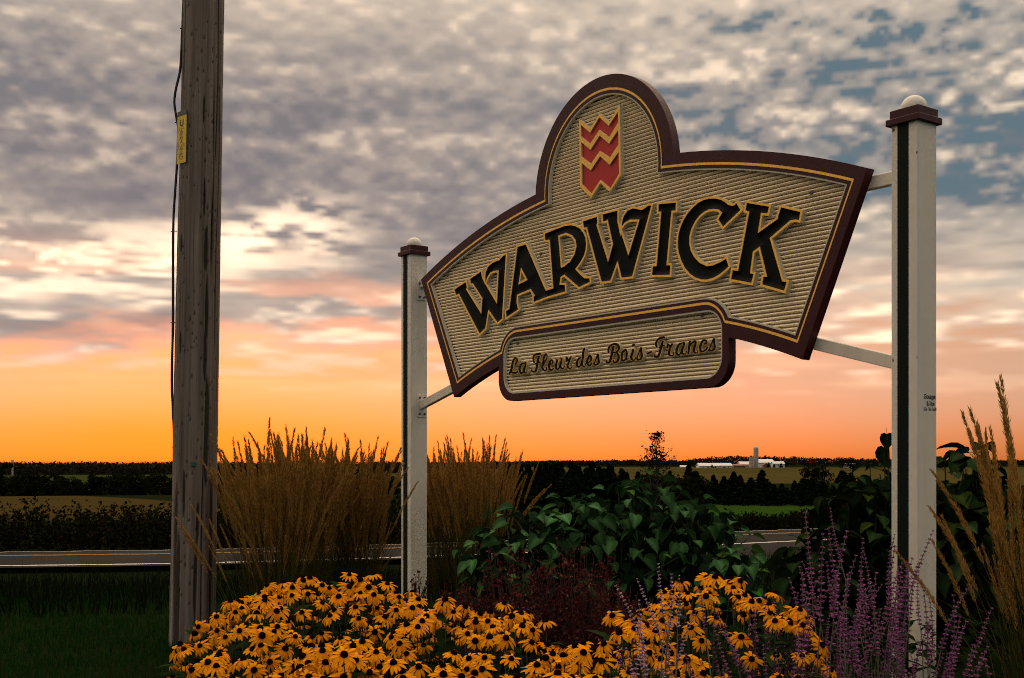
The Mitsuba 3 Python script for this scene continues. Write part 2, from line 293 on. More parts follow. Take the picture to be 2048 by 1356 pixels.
    '],[1.759,2.086],[1.751,2.081],[1.745,2.075],[1.74,2.062],[1.74,2.054],[1.744,2.039],[1.751,2.027],[1.756,2.02],[1.762,2.017],[1.77,2.016],[1.77,2.01],[1.774,2.007],[1.78,2.005],[1.786,2.005],[1.777,1.973],[1.77,1.963],[1.763,1.961],[1.758,1.961],[1.752,1.962],[1.751,1.972],[1.748,1.975],[1.743,1.977],[1.734,1.977]],[[1.781,2.021],[1.781,2.025],[1.775,2.042],[1.772,2.052],[1.772,2.058],[1.775,2.065],[1.781,2.07],[1.786,2.071],[1.801,2.074],[1.82,2.074],[1.814,2.07],[1.807,2.06],[1.799,2.043],[1.791,2.022]]]]],[[[[[1.877,2.056],[1.865,2.013],[1.855,1.986],[1.855,1.979],[1.856,1.972],[1.862,1.964],[1.869,1.958],[1.878,1.953],[1.888,1.949],[1.898,1.947],[1.91,1.947],[1.92,1.951],[1.927,1.957],[1.93,1.965],[1.93,1.979],[1.928,1.981],[1.924,1.982],[1.918,1.98],[1.916,1.968],[1.913,1.962],[1.909,1.959],[1.906,1.959],[1.898,1.961],[1.889,1.967],[1.884,1.974],[1.883,1.982],[1.886,1.993],[1.891,1.993],[1.894,1.995],[1.901,2.007],[1.925,2.033],[1.935,2.051],[1.936,2.063],[1.933,2.069],[1.928,2.076],[1.92,2.083],[1.915,2.085],[1.91,2.084],[1.901,2.08],[1.889,2.071]],[[1.894,2.023],[1.898,2.04],[1.902,2.054],[1.908,2.063],[1.916,2.07],[1.921,2.063],[1.92,2.054],[1.914,2.044]]]],[[[[1.873,2.057],[1.861,2.014],[1.851,1.986],[1.85,1.979],[1.853,1.97],[1.858,1.963],[1.864,1.958],[1.876,1.95],[1.887,1.947],[1.897,1.944],[1.912,1.945],[1.923,1.949],[1.931,1.956],[1.934,1.966],[1.934,1.98],[1.93,1.983],[1.926,1.984],[1.92,1.984],[1.916,1.983],[1.913,1.979],[1.912,1.969],[1.909,1.963],[1.905,1.961],[1.9,1.963],[1.892,1.968],[1.888,1.974],[1.888,1.982],[1.89,1.99],[1.895,1.991],[1.897,1.993],[1.905,2.006],[1.929,2.032],[1.939,2.05],[1.94,2.063],[1.937,2.07],[1.932,2.077],[1.922,2.085],[1.915,2.087],[1.907,2.086],[1.898,2.081],[1.885,2.072]],[[1.901,2.035],[1.906,2.053],[1.916,2.065],[1.917,2.059],[1.913,2.05]]]]],[[[[[1.966,2.032],[1.959,2.028],[1.953,2.022],[1.945,2.01],[1.938,1.993],[1.939,1.979],[1.944,1.966],[1.954,1.953],[1.962,1.948],[1.97,1.945],[1.984,1.944],[1.995,1.946],[2.004,1.953],[2.013,1.961],[2.013,1.964],[2.01,1.967],[2.003,1.968],[1.991,1.961],[1.984,1.958],[1.981,1.958],[1.977,1.959],[1.971,1.965],[1.966,1.975],[1.966,1.984],[1.967,1.99],[1.98,1.991],[1.99,1.994],[1.998,1.997],[2.005,2.003],[2.009,2.009],[2.008,2.017],[2.002,2.025],[1.991,2.032],[1.98,2.035]],[[1.971,2.0],[1.979,2.019],[1.981,2.021],[1.983,2.021],[1.99,2.015],[1.991,2.012],[1.989,2.009],[1.98,2.002]]]],[[[[1.963,2.035],[1.956,2.03],[1.95,2.024],[1.941,2.011],[1.934,1.993],[1.934,1.979],[1.94,1.966],[1.945,1.958],[1.951,1.952],[1.959,1.946],[1.969,1.943],[1.984,1.941],[1.997,1.944],[2.008,1.951],[2.016,1.96],[2.017,1.964],[2.016,1.967],[2.012,1.969],[2.003,1.971],[1.998,1.969],[1.988,1.963],[1.981,1.96],[1.978,1.963],[1.972,1.971],[1.97,1.979],[1.97,1.988],[1.981,1.988],[1.991,1.991],[2.002,1.996],[2.009,2.002],[2.013,2.008],[2.013,2.017],[2.005,2.026],[1.993,2.034],[1.979,2.037],[1.968,2.036]],[[1.976,2.004],[1.98,2.014],[1.983,2.018],[1.986,2.015],[1.985,2.01],[1.982,2.007]]]]],[[[[[2.04,2.029],[2.038,2.025],[2.039,2.019],[2.037,2.011],[2.025,1.99],[2.021,1.978],[2.023,1.969],[2.026,1.963],[2.033,1.956],[2.043,1.949],[2.055,1.945],[2.065,1.946],[2.073,1.95],[2.083,1.961],[2.095,1.953],[2.106,1.95],[2.117,1.948],[2.127,1.95],[2.135,1.954],[2.14,1.961],[2.144,1.972],[2.142,1.975],[2.139,1.976],[2.132,1.975],[2.131,1.973],[2.129,1.964],[2.125,1.96],[2.121,1.958],[2.114,1.96],[2.109,1.963],[2.104,1.969],[2.103,1.981],[2.115,2.016],[2.114,2.027],[2.11,2.035],[2.105,2.038],[2.098,2.039],[2.094,2.038],[2.089,2.035],[2.089,2.031],[2.095,2.022],[2.093,2.014],[2.089,2.013],[2.086,2.01],[2.072,1.974],[2.064,1.962],[2.059,1.958],[2.051,1.967],[2.049,1.976],[2.051,1.985],[2.059,2.006],[2.061,2.018],[2.059,2.025],[2.056,2.029],[2.051,2.031],[2.044,2.031]]]],[[[[2.035,2.016],[2.021,1.991],[2.017,1.978],[2.019,1.97],[2.023,1.962],[2.03,1.955],[2.04,1.947],[2.053,1.943],[2.066,1.943],[2.077,1.948],[2.084,1.956],[2.093,1.951],[2.103,1.948],[2.116,1.946],[2.129,1.948],[2.138,1.952',
    '],[2.144,1.96],[2.148,1.97],[2.147,1.974],[2.144,1.977],[2.137,1.979],[2.129,1.977],[2.127,1.974],[2.125,1.965],[2.12,1.961],[2.116,1.962],[2.112,1.964],[2.108,1.97],[2.107,1.981],[2.118,2.009],[2.12,2.021],[2.118,2.028],[2.115,2.034],[2.109,2.039],[2.103,2.041],[2.097,2.041],[2.089,2.039],[2.086,2.036],[2.085,2.03],[2.091,2.022],[2.09,2.016],[2.086,2.015],[2.083,2.012],[2.072,1.981],[2.065,1.968],[2.059,1.962],[2.055,1.968],[2.053,1.976],[2.055,1.984],[2.063,2.005],[2.065,2.018],[2.062,2.027],[2.056,2.032],[2.051,2.033],[2.045,2.034],[2.04,2.033],[2.036,2.03],[2.034,2.026]]]]],[[[[[2.158,2.038],[2.155,2.033],[2.152,2.003],[2.158,2.0],[2.163,2.0],[2.166,2.002],[2.168,2.01],[2.176,2.005],[2.184,2.004],[2.168,1.987],[2.164,1.98],[2.161,1.975],[2.161,1.968],[2.164,1.96],[2.172,1.954],[2.183,1.949],[2.193,1.946],[2.203,1.945],[2.214,1.946],[2.223,1.95],[2.229,1.955],[2.233,1.964],[2.233,1.974],[2.232,1.976],[2.226,1.978],[2.221,1.977],[2.22,1.974],[2.221,1.965],[2.219,1.959],[2.215,1.956],[2.21,1.955],[2.205,1.955],[2.194,1.959],[2.188,1.965],[2.187,1.971],[2.19,1.98],[2.209,2.007],[2.212,2.018],[2.225,2.032],[2.225,2.036],[2.223,2.038],[2.218,2.04],[2.211,2.04],[2.197,2.029],[2.192,2.027],[2.19,2.024],[2.183,2.019],[2.178,2.033],[2.174,2.038],[2.166,2.041],[2.162,2.04]]]],[[[[2.155,2.04],[2.151,2.034],[2.148,2.005],[2.149,2.002],[2.153,1.999],[2.16,1.997],[2.167,1.999],[2.171,2.005],[2.177,2.002],[2.164,1.988],[2.158,1.976],[2.157,1.967],[2.161,1.96],[2.169,1.952],[2.182,1.946],[2.193,1.944],[2.203,1.943],[2.216,1.944],[2.226,1.948],[2.233,1.954],[2.237,1.963],[2.237,1.973],[2.235,1.977],[2.232,1.979],[2.227,1.981],[2.222,1.98],[2.218,1.978],[2.216,1.975],[2.217,1.965],[2.216,1.96],[2.213,1.958],[2.21,1.957],[2.201,1.959],[2.196,1.961],[2.191,1.965],[2.191,1.971],[2.194,1.979],[2.212,2.006],[2.216,2.017],[2.229,2.031],[2.23,2.034],[2.228,2.037],[2.226,2.04],[2.221,2.042],[2.215,2.043],[2.21,2.042],[2.194,2.031],[2.189,2.029],[2.185,2.024],[2.181,2.034],[2.175,2.041],[2.17,2.043],[2.164,2.043],[2.159,2.042]]]]],[[[[[2.295,1.97],[2.296,1.983],[2.299,1.993],[2.305,2.002],[2.316,2.011],[2.331,2.019],[2.331,2.022],[2.33,2.025],[2.324,2.028],[2.319,2.028],[2.311,2.026],[2.301,2.022],[2.288,2.015],[2.279,2.005],[2.27,1.988],[2.268,1.975],[2.269,1.968],[2.275,1.96],[2.287,1.953],[2.297,1.95],[2.307,1.948],[2.32,1.951],[2.327,1.955],[2.333,1.963],[2.343,1.955],[2.352,1.952],[2.362,1.949],[2.371,1.949],[2.378,1.952],[2.385,1.957],[2.389,1.965],[2.391,1.976],[2.391,1.978],[2.388,1.98],[2.383,1.981],[2.379,1.979],[2.378,1.967],[2.375,1.961],[2.372,1.958],[2.366,1.959],[2.358,1.964],[2.356,1.968],[2.353,1.975],[2.354,1.983],[2.363,2.014],[2.37,2.058],[2.378,2.083],[2.376,2.088],[2.371,2.091],[2.364,2.091],[2.359,2.089],[2.349,2.073],[2.344,2.058],[2.338,2.013],[2.326,1.981],[2.321,1.971],[2.313,1.963],[2.308,1.962],[2.3,1.965]]]],[[[[2.335,2.021],[2.333,2.026],[2.325,2.03],[2.318,2.03],[2.308,2.028],[2.292,2.021],[2.285,2.016],[2.28,2.011],[2.272,2.001],[2.265,1.983],[2.264,1.975],[2.265,1.968],[2.274,1.957],[2.283,1.952],[2.294,1.948],[2.308,1.946],[2.319,1.948],[2.329,1.952],[2.334,1.958],[2.341,1.954],[2.35,1.949],[2.361,1.947],[2.371,1.947],[2.381,1.95],[2.388,1.956],[2.392,1.964],[2.395,1.976],[2.394,1.979],[2.391,1.982],[2.383,1.983],[2.376,1.981],[2.374,1.978],[2.374,1.967],[2.372,1.962],[2.37,1.961],[2.365,1.963],[2.362,1.965],[2.359,1.968],[2.357,1.975],[2.358,1.982],[2.366,2.013],[2.374,2.057],[2.382,2.083],[2.379,2.089],[2.372,2.093],[2.364,2.094],[2.357,2.092],[2.354,2.09],[2.348,2.08],[2.34,2.059]],[[2.298,1.974],[2.301,1.988],[2.308,2.0],[2.315,2.007],[2.332,2.016],[2.335,2.02],[2.323,1.982],[2.314,1.968],[2.309,1.964],[2.306,1.965],[2.3,1.968]]]]],[[[[[2.415,2.029],[2.403,2.018],[2.394,2.007],[2.389,1.996],[2.389,1.984],[2.394,1.971],[2.404,1.96],[2.412,1.954],[2.425,1.951],[2.435,1.951],[2.444,1.955],[2.451,1.961],[2.458,1.97],[2.458,1.973],[2.456,1.975],[2.452,1.977],[2.449,1.977],[2.445,1.975],[2.438,1.968],[2.432,1.965],[2.',
    '428,1.964],[2.423,1.967],[2.417,1.975],[2.435,1.98],[2.448,1.987],[2.452,1.992],[2.455,1.998],[2.457,2.004],[2.456,2.011],[2.454,2.018],[2.45,2.025],[2.443,2.032],[2.435,2.035],[2.43,2.035],[2.422,2.033]],[[2.414,1.985],[2.414,1.991],[2.418,1.999],[2.433,2.02],[2.437,2.006],[2.436,1.997],[2.43,1.99],[2.426,1.988]]]],[[[[2.412,2.031],[2.399,2.02],[2.39,2.008],[2.385,1.996],[2.385,1.983],[2.391,1.97],[2.396,1.963],[2.403,1.957],[2.411,1.952],[2.419,1.949],[2.425,1.948],[2.433,1.949],[2.446,1.953],[2.454,1.959],[2.461,1.969],[2.461,1.974],[2.456,1.978],[2.451,1.979],[2.447,1.979],[2.443,1.977],[2.435,1.97],[2.428,1.967],[2.422,1.973],[2.437,1.978],[2.451,1.986],[2.456,1.991],[2.459,1.997],[2.461,2.004],[2.46,2.012],[2.454,2.026],[2.447,2.033],[2.443,2.035],[2.435,2.037],[2.429,2.038],[2.419,2.035]],[[2.418,1.988],[2.421,1.998],[2.432,2.014],[2.433,2.006],[2.432,1.998],[2.427,1.992]]]]],[[[[[2.473,1.972],[2.468,1.973],[2.463,1.972],[2.463,1.969],[2.466,1.964],[2.469,1.963],[2.475,1.962],[2.481,1.955],[2.489,1.951],[2.493,1.95],[2.503,1.95],[2.513,1.951],[2.522,1.954],[2.53,1.958],[2.537,1.964],[2.543,1.975],[2.543,1.982],[2.535,2.008],[2.532,2.031],[2.529,2.035],[2.525,2.037],[2.52,2.038],[2.516,2.037],[2.51,2.033],[2.484,1.986]],[[2.49,1.972],[2.497,1.982],[2.514,2.009],[2.519,1.982],[2.518,1.975],[2.516,1.972],[2.509,1.966],[2.498,1.963],[2.495,1.963],[2.492,1.965]]]],[[[[2.472,1.975],[2.467,1.976],[2.461,1.974],[2.459,1.971],[2.46,1.967],[2.465,1.961],[2.473,1.959],[2.478,1.953],[2.49,1.948],[2.503,1.947],[2.515,1.949],[2.526,1.952],[2.533,1.956],[2.539,1.961],[2.545,1.969],[2.547,1.981],[2.538,2.009],[2.535,2.031],[2.532,2.036],[2.528,2.039],[2.524,2.04],[2.519,2.041],[2.513,2.039],[2.51,2.037],[2.504,2.029],[2.48,1.987]],[[2.494,1.971],[2.501,1.981],[2.511,1.998],[2.515,1.983],[2.512,1.973],[2.506,1.968],[2.498,1.966],[2.495,1.966]]]]],[[[[[2.651,2.089],[2.639,2.08],[2.634,2.075],[2.628,2.065],[2.626,2.059],[2.625,2.052],[2.628,2.04],[2.633,2.033],[2.638,2.03],[2.644,2.03],[2.648,2.033],[2.647,2.05],[2.651,2.064],[2.66,2.075],[2.669,2.08],[2.687,2.084],[2.702,2.084],[2.716,2.083],[2.726,2.08],[2.732,2.075],[2.734,2.071],[2.735,2.066],[2.735,2.058],[2.734,2.053],[2.729,2.046],[2.721,2.04],[2.716,2.038],[2.711,2.037],[2.7,2.038],[2.692,2.035],[2.689,2.032],[2.691,2.029],[2.694,2.027],[2.711,2.026],[2.715,2.024],[2.72,2.021],[2.727,2.015],[2.731,2.007],[2.732,1.997],[2.732,1.988],[2.729,1.979],[2.723,1.972],[2.718,1.97],[2.713,1.968],[2.702,1.966],[2.698,1.967],[2.697,1.97],[2.698,1.977],[2.697,1.98],[2.693,1.982],[2.688,1.982],[2.684,1.98],[2.681,1.97],[2.683,1.963],[2.692,1.956],[2.702,1.953],[2.712,1.952],[2.723,1.954],[2.732,1.956],[2.739,1.959],[2.747,1.965],[2.753,1.971],[2.758,1.982],[2.759,1.995],[2.755,2.01],[2.746,2.021],[2.734,2.03],[2.747,2.037],[2.756,2.047],[2.759,2.053],[2.76,2.06],[2.759,2.067],[2.757,2.074],[2.752,2.081],[2.747,2.085],[2.739,2.091],[2.729,2.095],[2.718,2.097],[2.699,2.099],[2.681,2.098],[2.665,2.094]]],[[[2.625,1.971],[2.628,1.976],[2.628,1.979],[2.624,1.982],[2.618,1.983],[2.615,1.981],[2.607,1.974],[2.606,1.966],[2.609,1.963],[2.616,1.959],[2.63,1.956],[2.64,1.956],[2.652,1.959],[2.659,1.963],[2.666,1.969],[2.672,1.981],[2.703,2.071],[2.703,2.074],[2.701,2.077],[2.695,2.08],[2.69,2.081],[2.686,2.081],[2.682,2.08],[2.679,2.077],[2.644,1.977],[2.638,1.972],[2.634,1.971]]]],[[[[2.631,1.973],[2.632,1.979],[2.629,1.983],[2.622,1.986],[2.614,1.985],[2.603,1.974],[2.602,1.967],[2.605,1.963],[2.616,1.956],[2.63,1.954],[2.641,1.954],[2.651,1.956],[2.663,1.962],[2.669,1.968],[2.673,1.975],[2.691,2.025],[2.697,2.024],[2.71,2.023],[2.717,2.02],[2.721,2.017],[2.727,2.006],[2.729,1.997],[2.728,1.988],[2.725,1.98],[2.72,1.974],[2.711,1.97],[2.706,1.969],[2.701,1.969],[2.702,1.978],[2.698,1.983],[2.69,1.985],[2.683,1.983],[2.68,1.98],[2.677,1.971],[2.678,1.963],[2.68,1.96],[2.686,1.955],[2.69,1.953],[2.7,1.951],[2.713,1.95],[2.724,1.951],[2.734,1.954],[2.743,1.958],[2.751,1.963],[2.756,1.969],[2.76,1.976],[2.',
    '763,1.989],[2.762,1.997],[2.759,2.008],[2.755,2.016],[2.749,2.022],[2.74,2.029],[2.749,2.034],[2.756,2.041],[2.763,2.052],[2.764,2.06],[2.763,2.068],[2.756,2.08],[2.749,2.088],[2.74,2.093],[2.729,2.097],[2.71,2.101],[2.69,2.101],[2.68,2.1],[2.663,2.097],[2.649,2.091],[2.641,2.086],[2.631,2.078],[2.627,2.071],[2.622,2.059],[2.622,2.045],[2.625,2.038],[2.63,2.031],[2.635,2.028],[2.642,2.027],[2.649,2.029],[2.652,2.033],[2.651,2.05],[2.653,2.059],[2.657,2.067],[2.667,2.076],[2.677,2.08],[2.652,2.013],[2.642,1.982],[2.638,1.976]],[[2.698,2.082],[2.715,2.081],[2.724,2.078],[2.729,2.074],[2.73,2.07],[2.732,2.062],[2.728,2.051],[2.722,2.045],[2.71,2.039],[2.701,2.04],[2.696,2.039],[2.707,2.072],[2.704,2.078]]]]],[[[[[2.792,2.041],[2.781,2.034],[2.776,2.029],[2.771,2.02],[2.767,2.009],[2.765,1.989],[2.767,1.975],[2.771,1.967],[2.779,1.962],[2.79,1.959],[2.801,1.96],[2.81,1.963],[2.823,1.969],[2.854,1.973],[2.856,1.974],[2.857,1.976],[2.856,1.979],[2.852,1.981],[2.834,1.979],[2.84,1.991],[2.843,2.013],[2.841,2.025],[2.839,2.031],[2.83,2.041],[2.829,2.046],[2.824,2.048],[2.819,2.049],[2.807,2.047]],[[2.791,1.974],[2.789,1.987],[2.791,2.004],[2.794,2.014],[2.798,2.021],[2.803,2.027],[2.818,2.034],[2.822,2.028],[2.824,2.02],[2.823,2.005],[2.82,1.991],[2.815,1.983],[2.811,1.98],[2.8,1.975]]]],[[[[2.79,2.043],[2.778,2.035],[2.773,2.03],[2.767,2.022],[2.764,2.009],[2.761,1.989],[2.764,1.975],[2.768,1.966],[2.777,1.96],[2.79,1.957],[2.802,1.958],[2.812,1.96],[2.825,1.967],[2.856,1.97],[2.86,1.973],[2.861,1.976],[2.859,1.98],[2.855,1.983],[2.85,1.983],[2.84,1.982],[2.845,1.996],[2.847,2.008],[2.846,2.019],[2.842,2.032],[2.834,2.042],[2.832,2.047],[2.826,2.051],[2.818,2.052],[2.805,2.049]],[[2.793,1.987],[2.795,2.004],[2.799,2.016],[2.806,2.025],[2.817,2.031],[2.82,2.024],[2.821,2.015],[2.818,1.996],[2.814,1.988],[2.808,1.982],[2.804,1.979],[2.794,1.976]]]]],[[[[[2.887,2.03],[2.872,2.006],[2.866,1.994],[2.865,1.988],[2.866,1.981],[2.87,1.972],[2.876,1.967],[2.884,1.962],[2.894,1.958],[2.904,1.957],[2.912,1.959],[2.919,1.963],[2.923,1.971],[2.925,1.982],[2.924,1.984],[2.921,1.986],[2.917,1.986],[2.914,1.985],[2.912,1.973],[2.909,1.968],[2.907,1.967],[2.901,1.968],[2.898,1.971],[2.892,1.978],[2.891,1.989],[2.905,2.021],[2.907,2.03],[2.907,2.038],[2.902,2.042],[2.895,2.044],[2.888,2.041],[2.887,2.038]]],[[[2.886,2.072],[2.882,2.069],[2.881,2.064],[2.886,2.059],[2.893,2.057],[2.899,2.058],[2.913,2.063],[2.916,2.066],[2.916,2.069],[2.916,2.072],[2.913,2.075],[2.909,2.077],[2.905,2.078],[2.898,2.077]]]],[[[[2.883,2.03],[2.869,2.007],[2.863,1.995],[2.861,1.988],[2.863,1.978],[2.866,1.973],[2.872,1.967],[2.882,1.96],[2.893,1.956],[2.906,1.955],[2.915,1.957],[2.922,1.962],[2.926,1.97],[2.929,1.982],[2.927,1.985],[2.923,1.988],[2.917,1.989],[2.912,1.987],[2.91,1.984],[2.909,1.974],[2.905,1.969],[2.9,1.972],[2.896,1.978],[2.895,1.989],[2.908,2.02],[2.911,2.031],[2.91,2.039],[2.905,2.044],[2.9,2.046],[2.894,2.046],[2.889,2.045],[2.886,2.043],[2.883,2.04]]],[[[2.884,2.074],[2.878,2.07],[2.877,2.064],[2.881,2.059],[2.889,2.055],[2.895,2.054],[2.901,2.056],[2.915,2.061],[2.92,2.066],[2.92,2.07],[2.918,2.074],[2.913,2.078],[2.908,2.08],[2.899,2.08]]]]],[[[[[2.93,1.981],[2.927,1.981],[2.924,1.979],[2.924,1.973],[2.928,1.97],[2.932,1.969],[2.932,1.966],[2.938,1.959],[2.948,1.955],[2.959,1.955],[2.97,1.957],[2.984,1.964],[2.991,1.97],[2.997,1.981],[2.998,1.992],[2.991,2.013],[2.987,2.042],[2.984,2.046],[2.981,2.048],[2.977,2.049],[2.973,2.048],[2.969,2.046],[2.966,2.042]],[[2.943,1.978],[2.95,1.989],[2.97,2.023],[2.97,2.012],[2.975,1.993],[2.973,1.981],[2.968,1.974],[2.964,1.972],[2.954,1.968],[2.95,1.968],[2.948,1.97],[2.946,1.976]]]],[[[[2.928,1.984],[2.923,1.983],[2.921,1.98],[2.921,1.972],[2.923,1.97],[2.928,1.967],[2.935,1.958],[2.947,1.953],[2.96,1.952],[2.972,1.955],[2.987,1.962],[2.993,1.968],[2.998,1.974],[3.001,1.98],[3.001,1.992],[2.995,2.014],[2.991,2.042],[2.987,2.047],[2.984,2.049],[2.978,2.051],[2.973,2.051],[2.967,2.048],[2.963,2.044],[2.955,2.033',
    ']],[[2.947,1.979],[2.953,1.988],[2.967,2.012],[2.971,1.993],[2.97,1.982],[2.965,1.976],[2.961,1.974],[2.953,1.971],[2.951,1.971]]]]],[[[[[3.081,2.014],[3.077,2.014],[3.036,2.004],[3.032,2.0],[3.034,1.996],[3.038,1.993],[3.043,1.992],[3.086,2.002],[3.089,2.005],[3.09,2.008],[3.086,2.013]]]],[[[[3.081,2.016],[3.076,2.016],[3.034,2.006],[3.031,2.004],[3.029,2.001],[3.029,1.998],[3.031,1.994],[3.037,1.991],[3.044,1.99],[3.088,2.0],[3.093,2.004],[3.093,2.009],[3.088,2.014]]]]],[[[[[3.132,2.085],[3.123,2.075],[3.12,2.071],[3.117,2.058],[3.12,2.047],[3.125,2.04],[3.132,2.033],[3.137,2.032],[3.143,2.033],[3.145,2.036],[3.145,2.039],[3.138,2.049],[3.137,2.057],[3.141,2.069],[3.147,2.076],[3.156,2.082],[3.172,2.087],[3.191,2.089],[3.212,2.089],[3.216,2.09],[3.219,2.093],[3.219,2.098],[3.214,2.102],[3.203,2.105],[3.186,2.105],[3.177,2.105],[3.163,2.102],[3.155,2.099],[3.142,2.093]]],[[[3.106,1.985],[3.104,1.977],[3.109,1.97],[3.12,1.965],[3.13,1.963],[3.141,1.962],[3.151,1.965],[3.158,1.969],[3.163,1.974],[3.173,1.989],[3.19,2.033],[3.21,2.036],[3.214,2.037],[3.215,2.039],[3.214,2.044],[3.209,2.046],[3.206,2.047],[3.196,2.045],[3.204,2.07],[3.204,2.073],[3.201,2.076],[3.194,2.078],[3.189,2.076],[3.18,2.062],[3.169,2.04],[3.156,2.038],[3.152,2.035],[3.152,2.032],[3.155,2.029],[3.159,2.028],[3.164,2.028],[3.152,1.996],[3.147,1.987],[3.142,1.979],[3.135,1.976],[3.131,1.976],[3.122,1.978],[3.12,1.979],[3.125,1.984],[3.125,1.986],[3.123,1.989],[3.12,1.991],[3.115,1.99]]]],[[[[3.103,1.987],[3.101,1.984],[3.1,1.979],[3.101,1.974],[3.109,1.967],[3.121,1.962],[3.132,1.96],[3.144,1.96],[3.155,1.964],[3.161,1.967],[3.166,1.973],[3.177,1.988],[3.193,2.031],[3.214,2.034],[3.218,2.037],[3.218,2.042],[3.216,2.045],[3.212,2.048],[3.207,2.049],[3.201,2.048],[3.208,2.071],[3.206,2.076],[3.2,2.079],[3.192,2.08],[3.186,2.077],[3.177,2.063],[3.167,2.042],[3.153,2.04],[3.149,2.037],[3.14,2.053],[3.142,2.064],[3.15,2.074],[3.158,2.079],[3.168,2.083],[3.184,2.086],[3.213,2.087],[3.219,2.089],[3.223,2.092],[3.224,2.096],[3.221,2.1],[3.217,2.104],[3.212,2.105],[3.195,2.108],[3.185,2.108],[3.168,2.106],[3.153,2.101],[3.145,2.098],[3.135,2.091],[3.125,2.082],[3.117,2.072],[3.115,2.065],[3.114,2.053],[3.117,2.045],[3.122,2.038],[3.131,2.031],[3.136,2.03],[3.141,2.03],[3.145,2.031],[3.148,2.034],[3.149,2.031],[3.151,2.028],[3.155,2.026],[3.16,2.025],[3.147,1.993],[3.141,1.984],[3.136,1.979],[3.131,1.978],[3.125,1.98],[3.128,1.983],[3.129,1.987],[3.126,1.991],[3.121,1.993],[3.113,1.993]]]]],[[[[[3.238,2.052],[3.235,2.048],[3.233,2.04],[3.232,2.025],[3.233,2.023],[3.238,2.021],[3.244,2.022],[3.247,2.036],[3.253,2.029],[3.259,2.025],[3.248,2.006],[3.243,1.994],[3.242,1.987],[3.243,1.979],[3.247,1.973],[3.256,1.967],[3.264,1.964],[3.272,1.963],[3.283,1.963],[3.291,1.965],[3.298,1.968],[3.303,1.974],[3.305,1.981],[3.303,1.993],[3.299,1.995],[3.294,1.993],[3.293,1.991],[3.296,1.982],[3.294,1.977],[3.291,1.974],[3.286,1.972],[3.281,1.972],[3.275,1.973],[3.267,1.977],[3.264,1.982],[3.264,1.99],[3.276,2.025],[3.284,2.03],[3.292,2.042],[3.292,2.047],[3.287,2.051],[3.28,2.051],[3.276,2.049],[3.271,2.042],[3.266,2.043],[3.261,2.041],[3.255,2.049],[3.249,2.053],[3.243,2.054]]]],[[[[3.236,2.054],[3.232,2.049],[3.23,2.041],[3.229,2.026],[3.23,2.023],[3.235,2.019],[3.241,2.018],[3.244,2.019],[3.247,2.021],[3.249,2.029],[3.255,2.025],[3.245,2.007],[3.239,1.995],[3.238,1.988],[3.239,1.981],[3.243,1.974],[3.252,1.966],[3.263,1.962],[3.275,1.96],[3.283,1.961],[3.292,1.962],[3.3,1.967],[3.306,1.973],[3.308,1.981],[3.307,1.991],[3.305,1.995],[3.302,1.996],[3.298,1.997],[3.294,1.997],[3.291,1.995],[3.29,1.991],[3.292,1.982],[3.291,1.978],[3.289,1.976],[3.285,1.975],[3.281,1.975],[3.272,1.977],[3.268,1.98],[3.266,1.985],[3.268,1.994],[3.279,2.024],[3.286,2.029],[3.295,2.041],[3.296,2.044],[3.295,2.048],[3.293,2.05],[3.289,2.053],[3.281,2.054],[3.274,2.052],[3.269,2.045],[3.262,2.044],[3.256,2.052],[3.249,2.056],[3.242,2.057]]]]],[[[[[3.345,1.974],[3.339,1.981],[3.336,1.989],[3.337,1.996],[3',
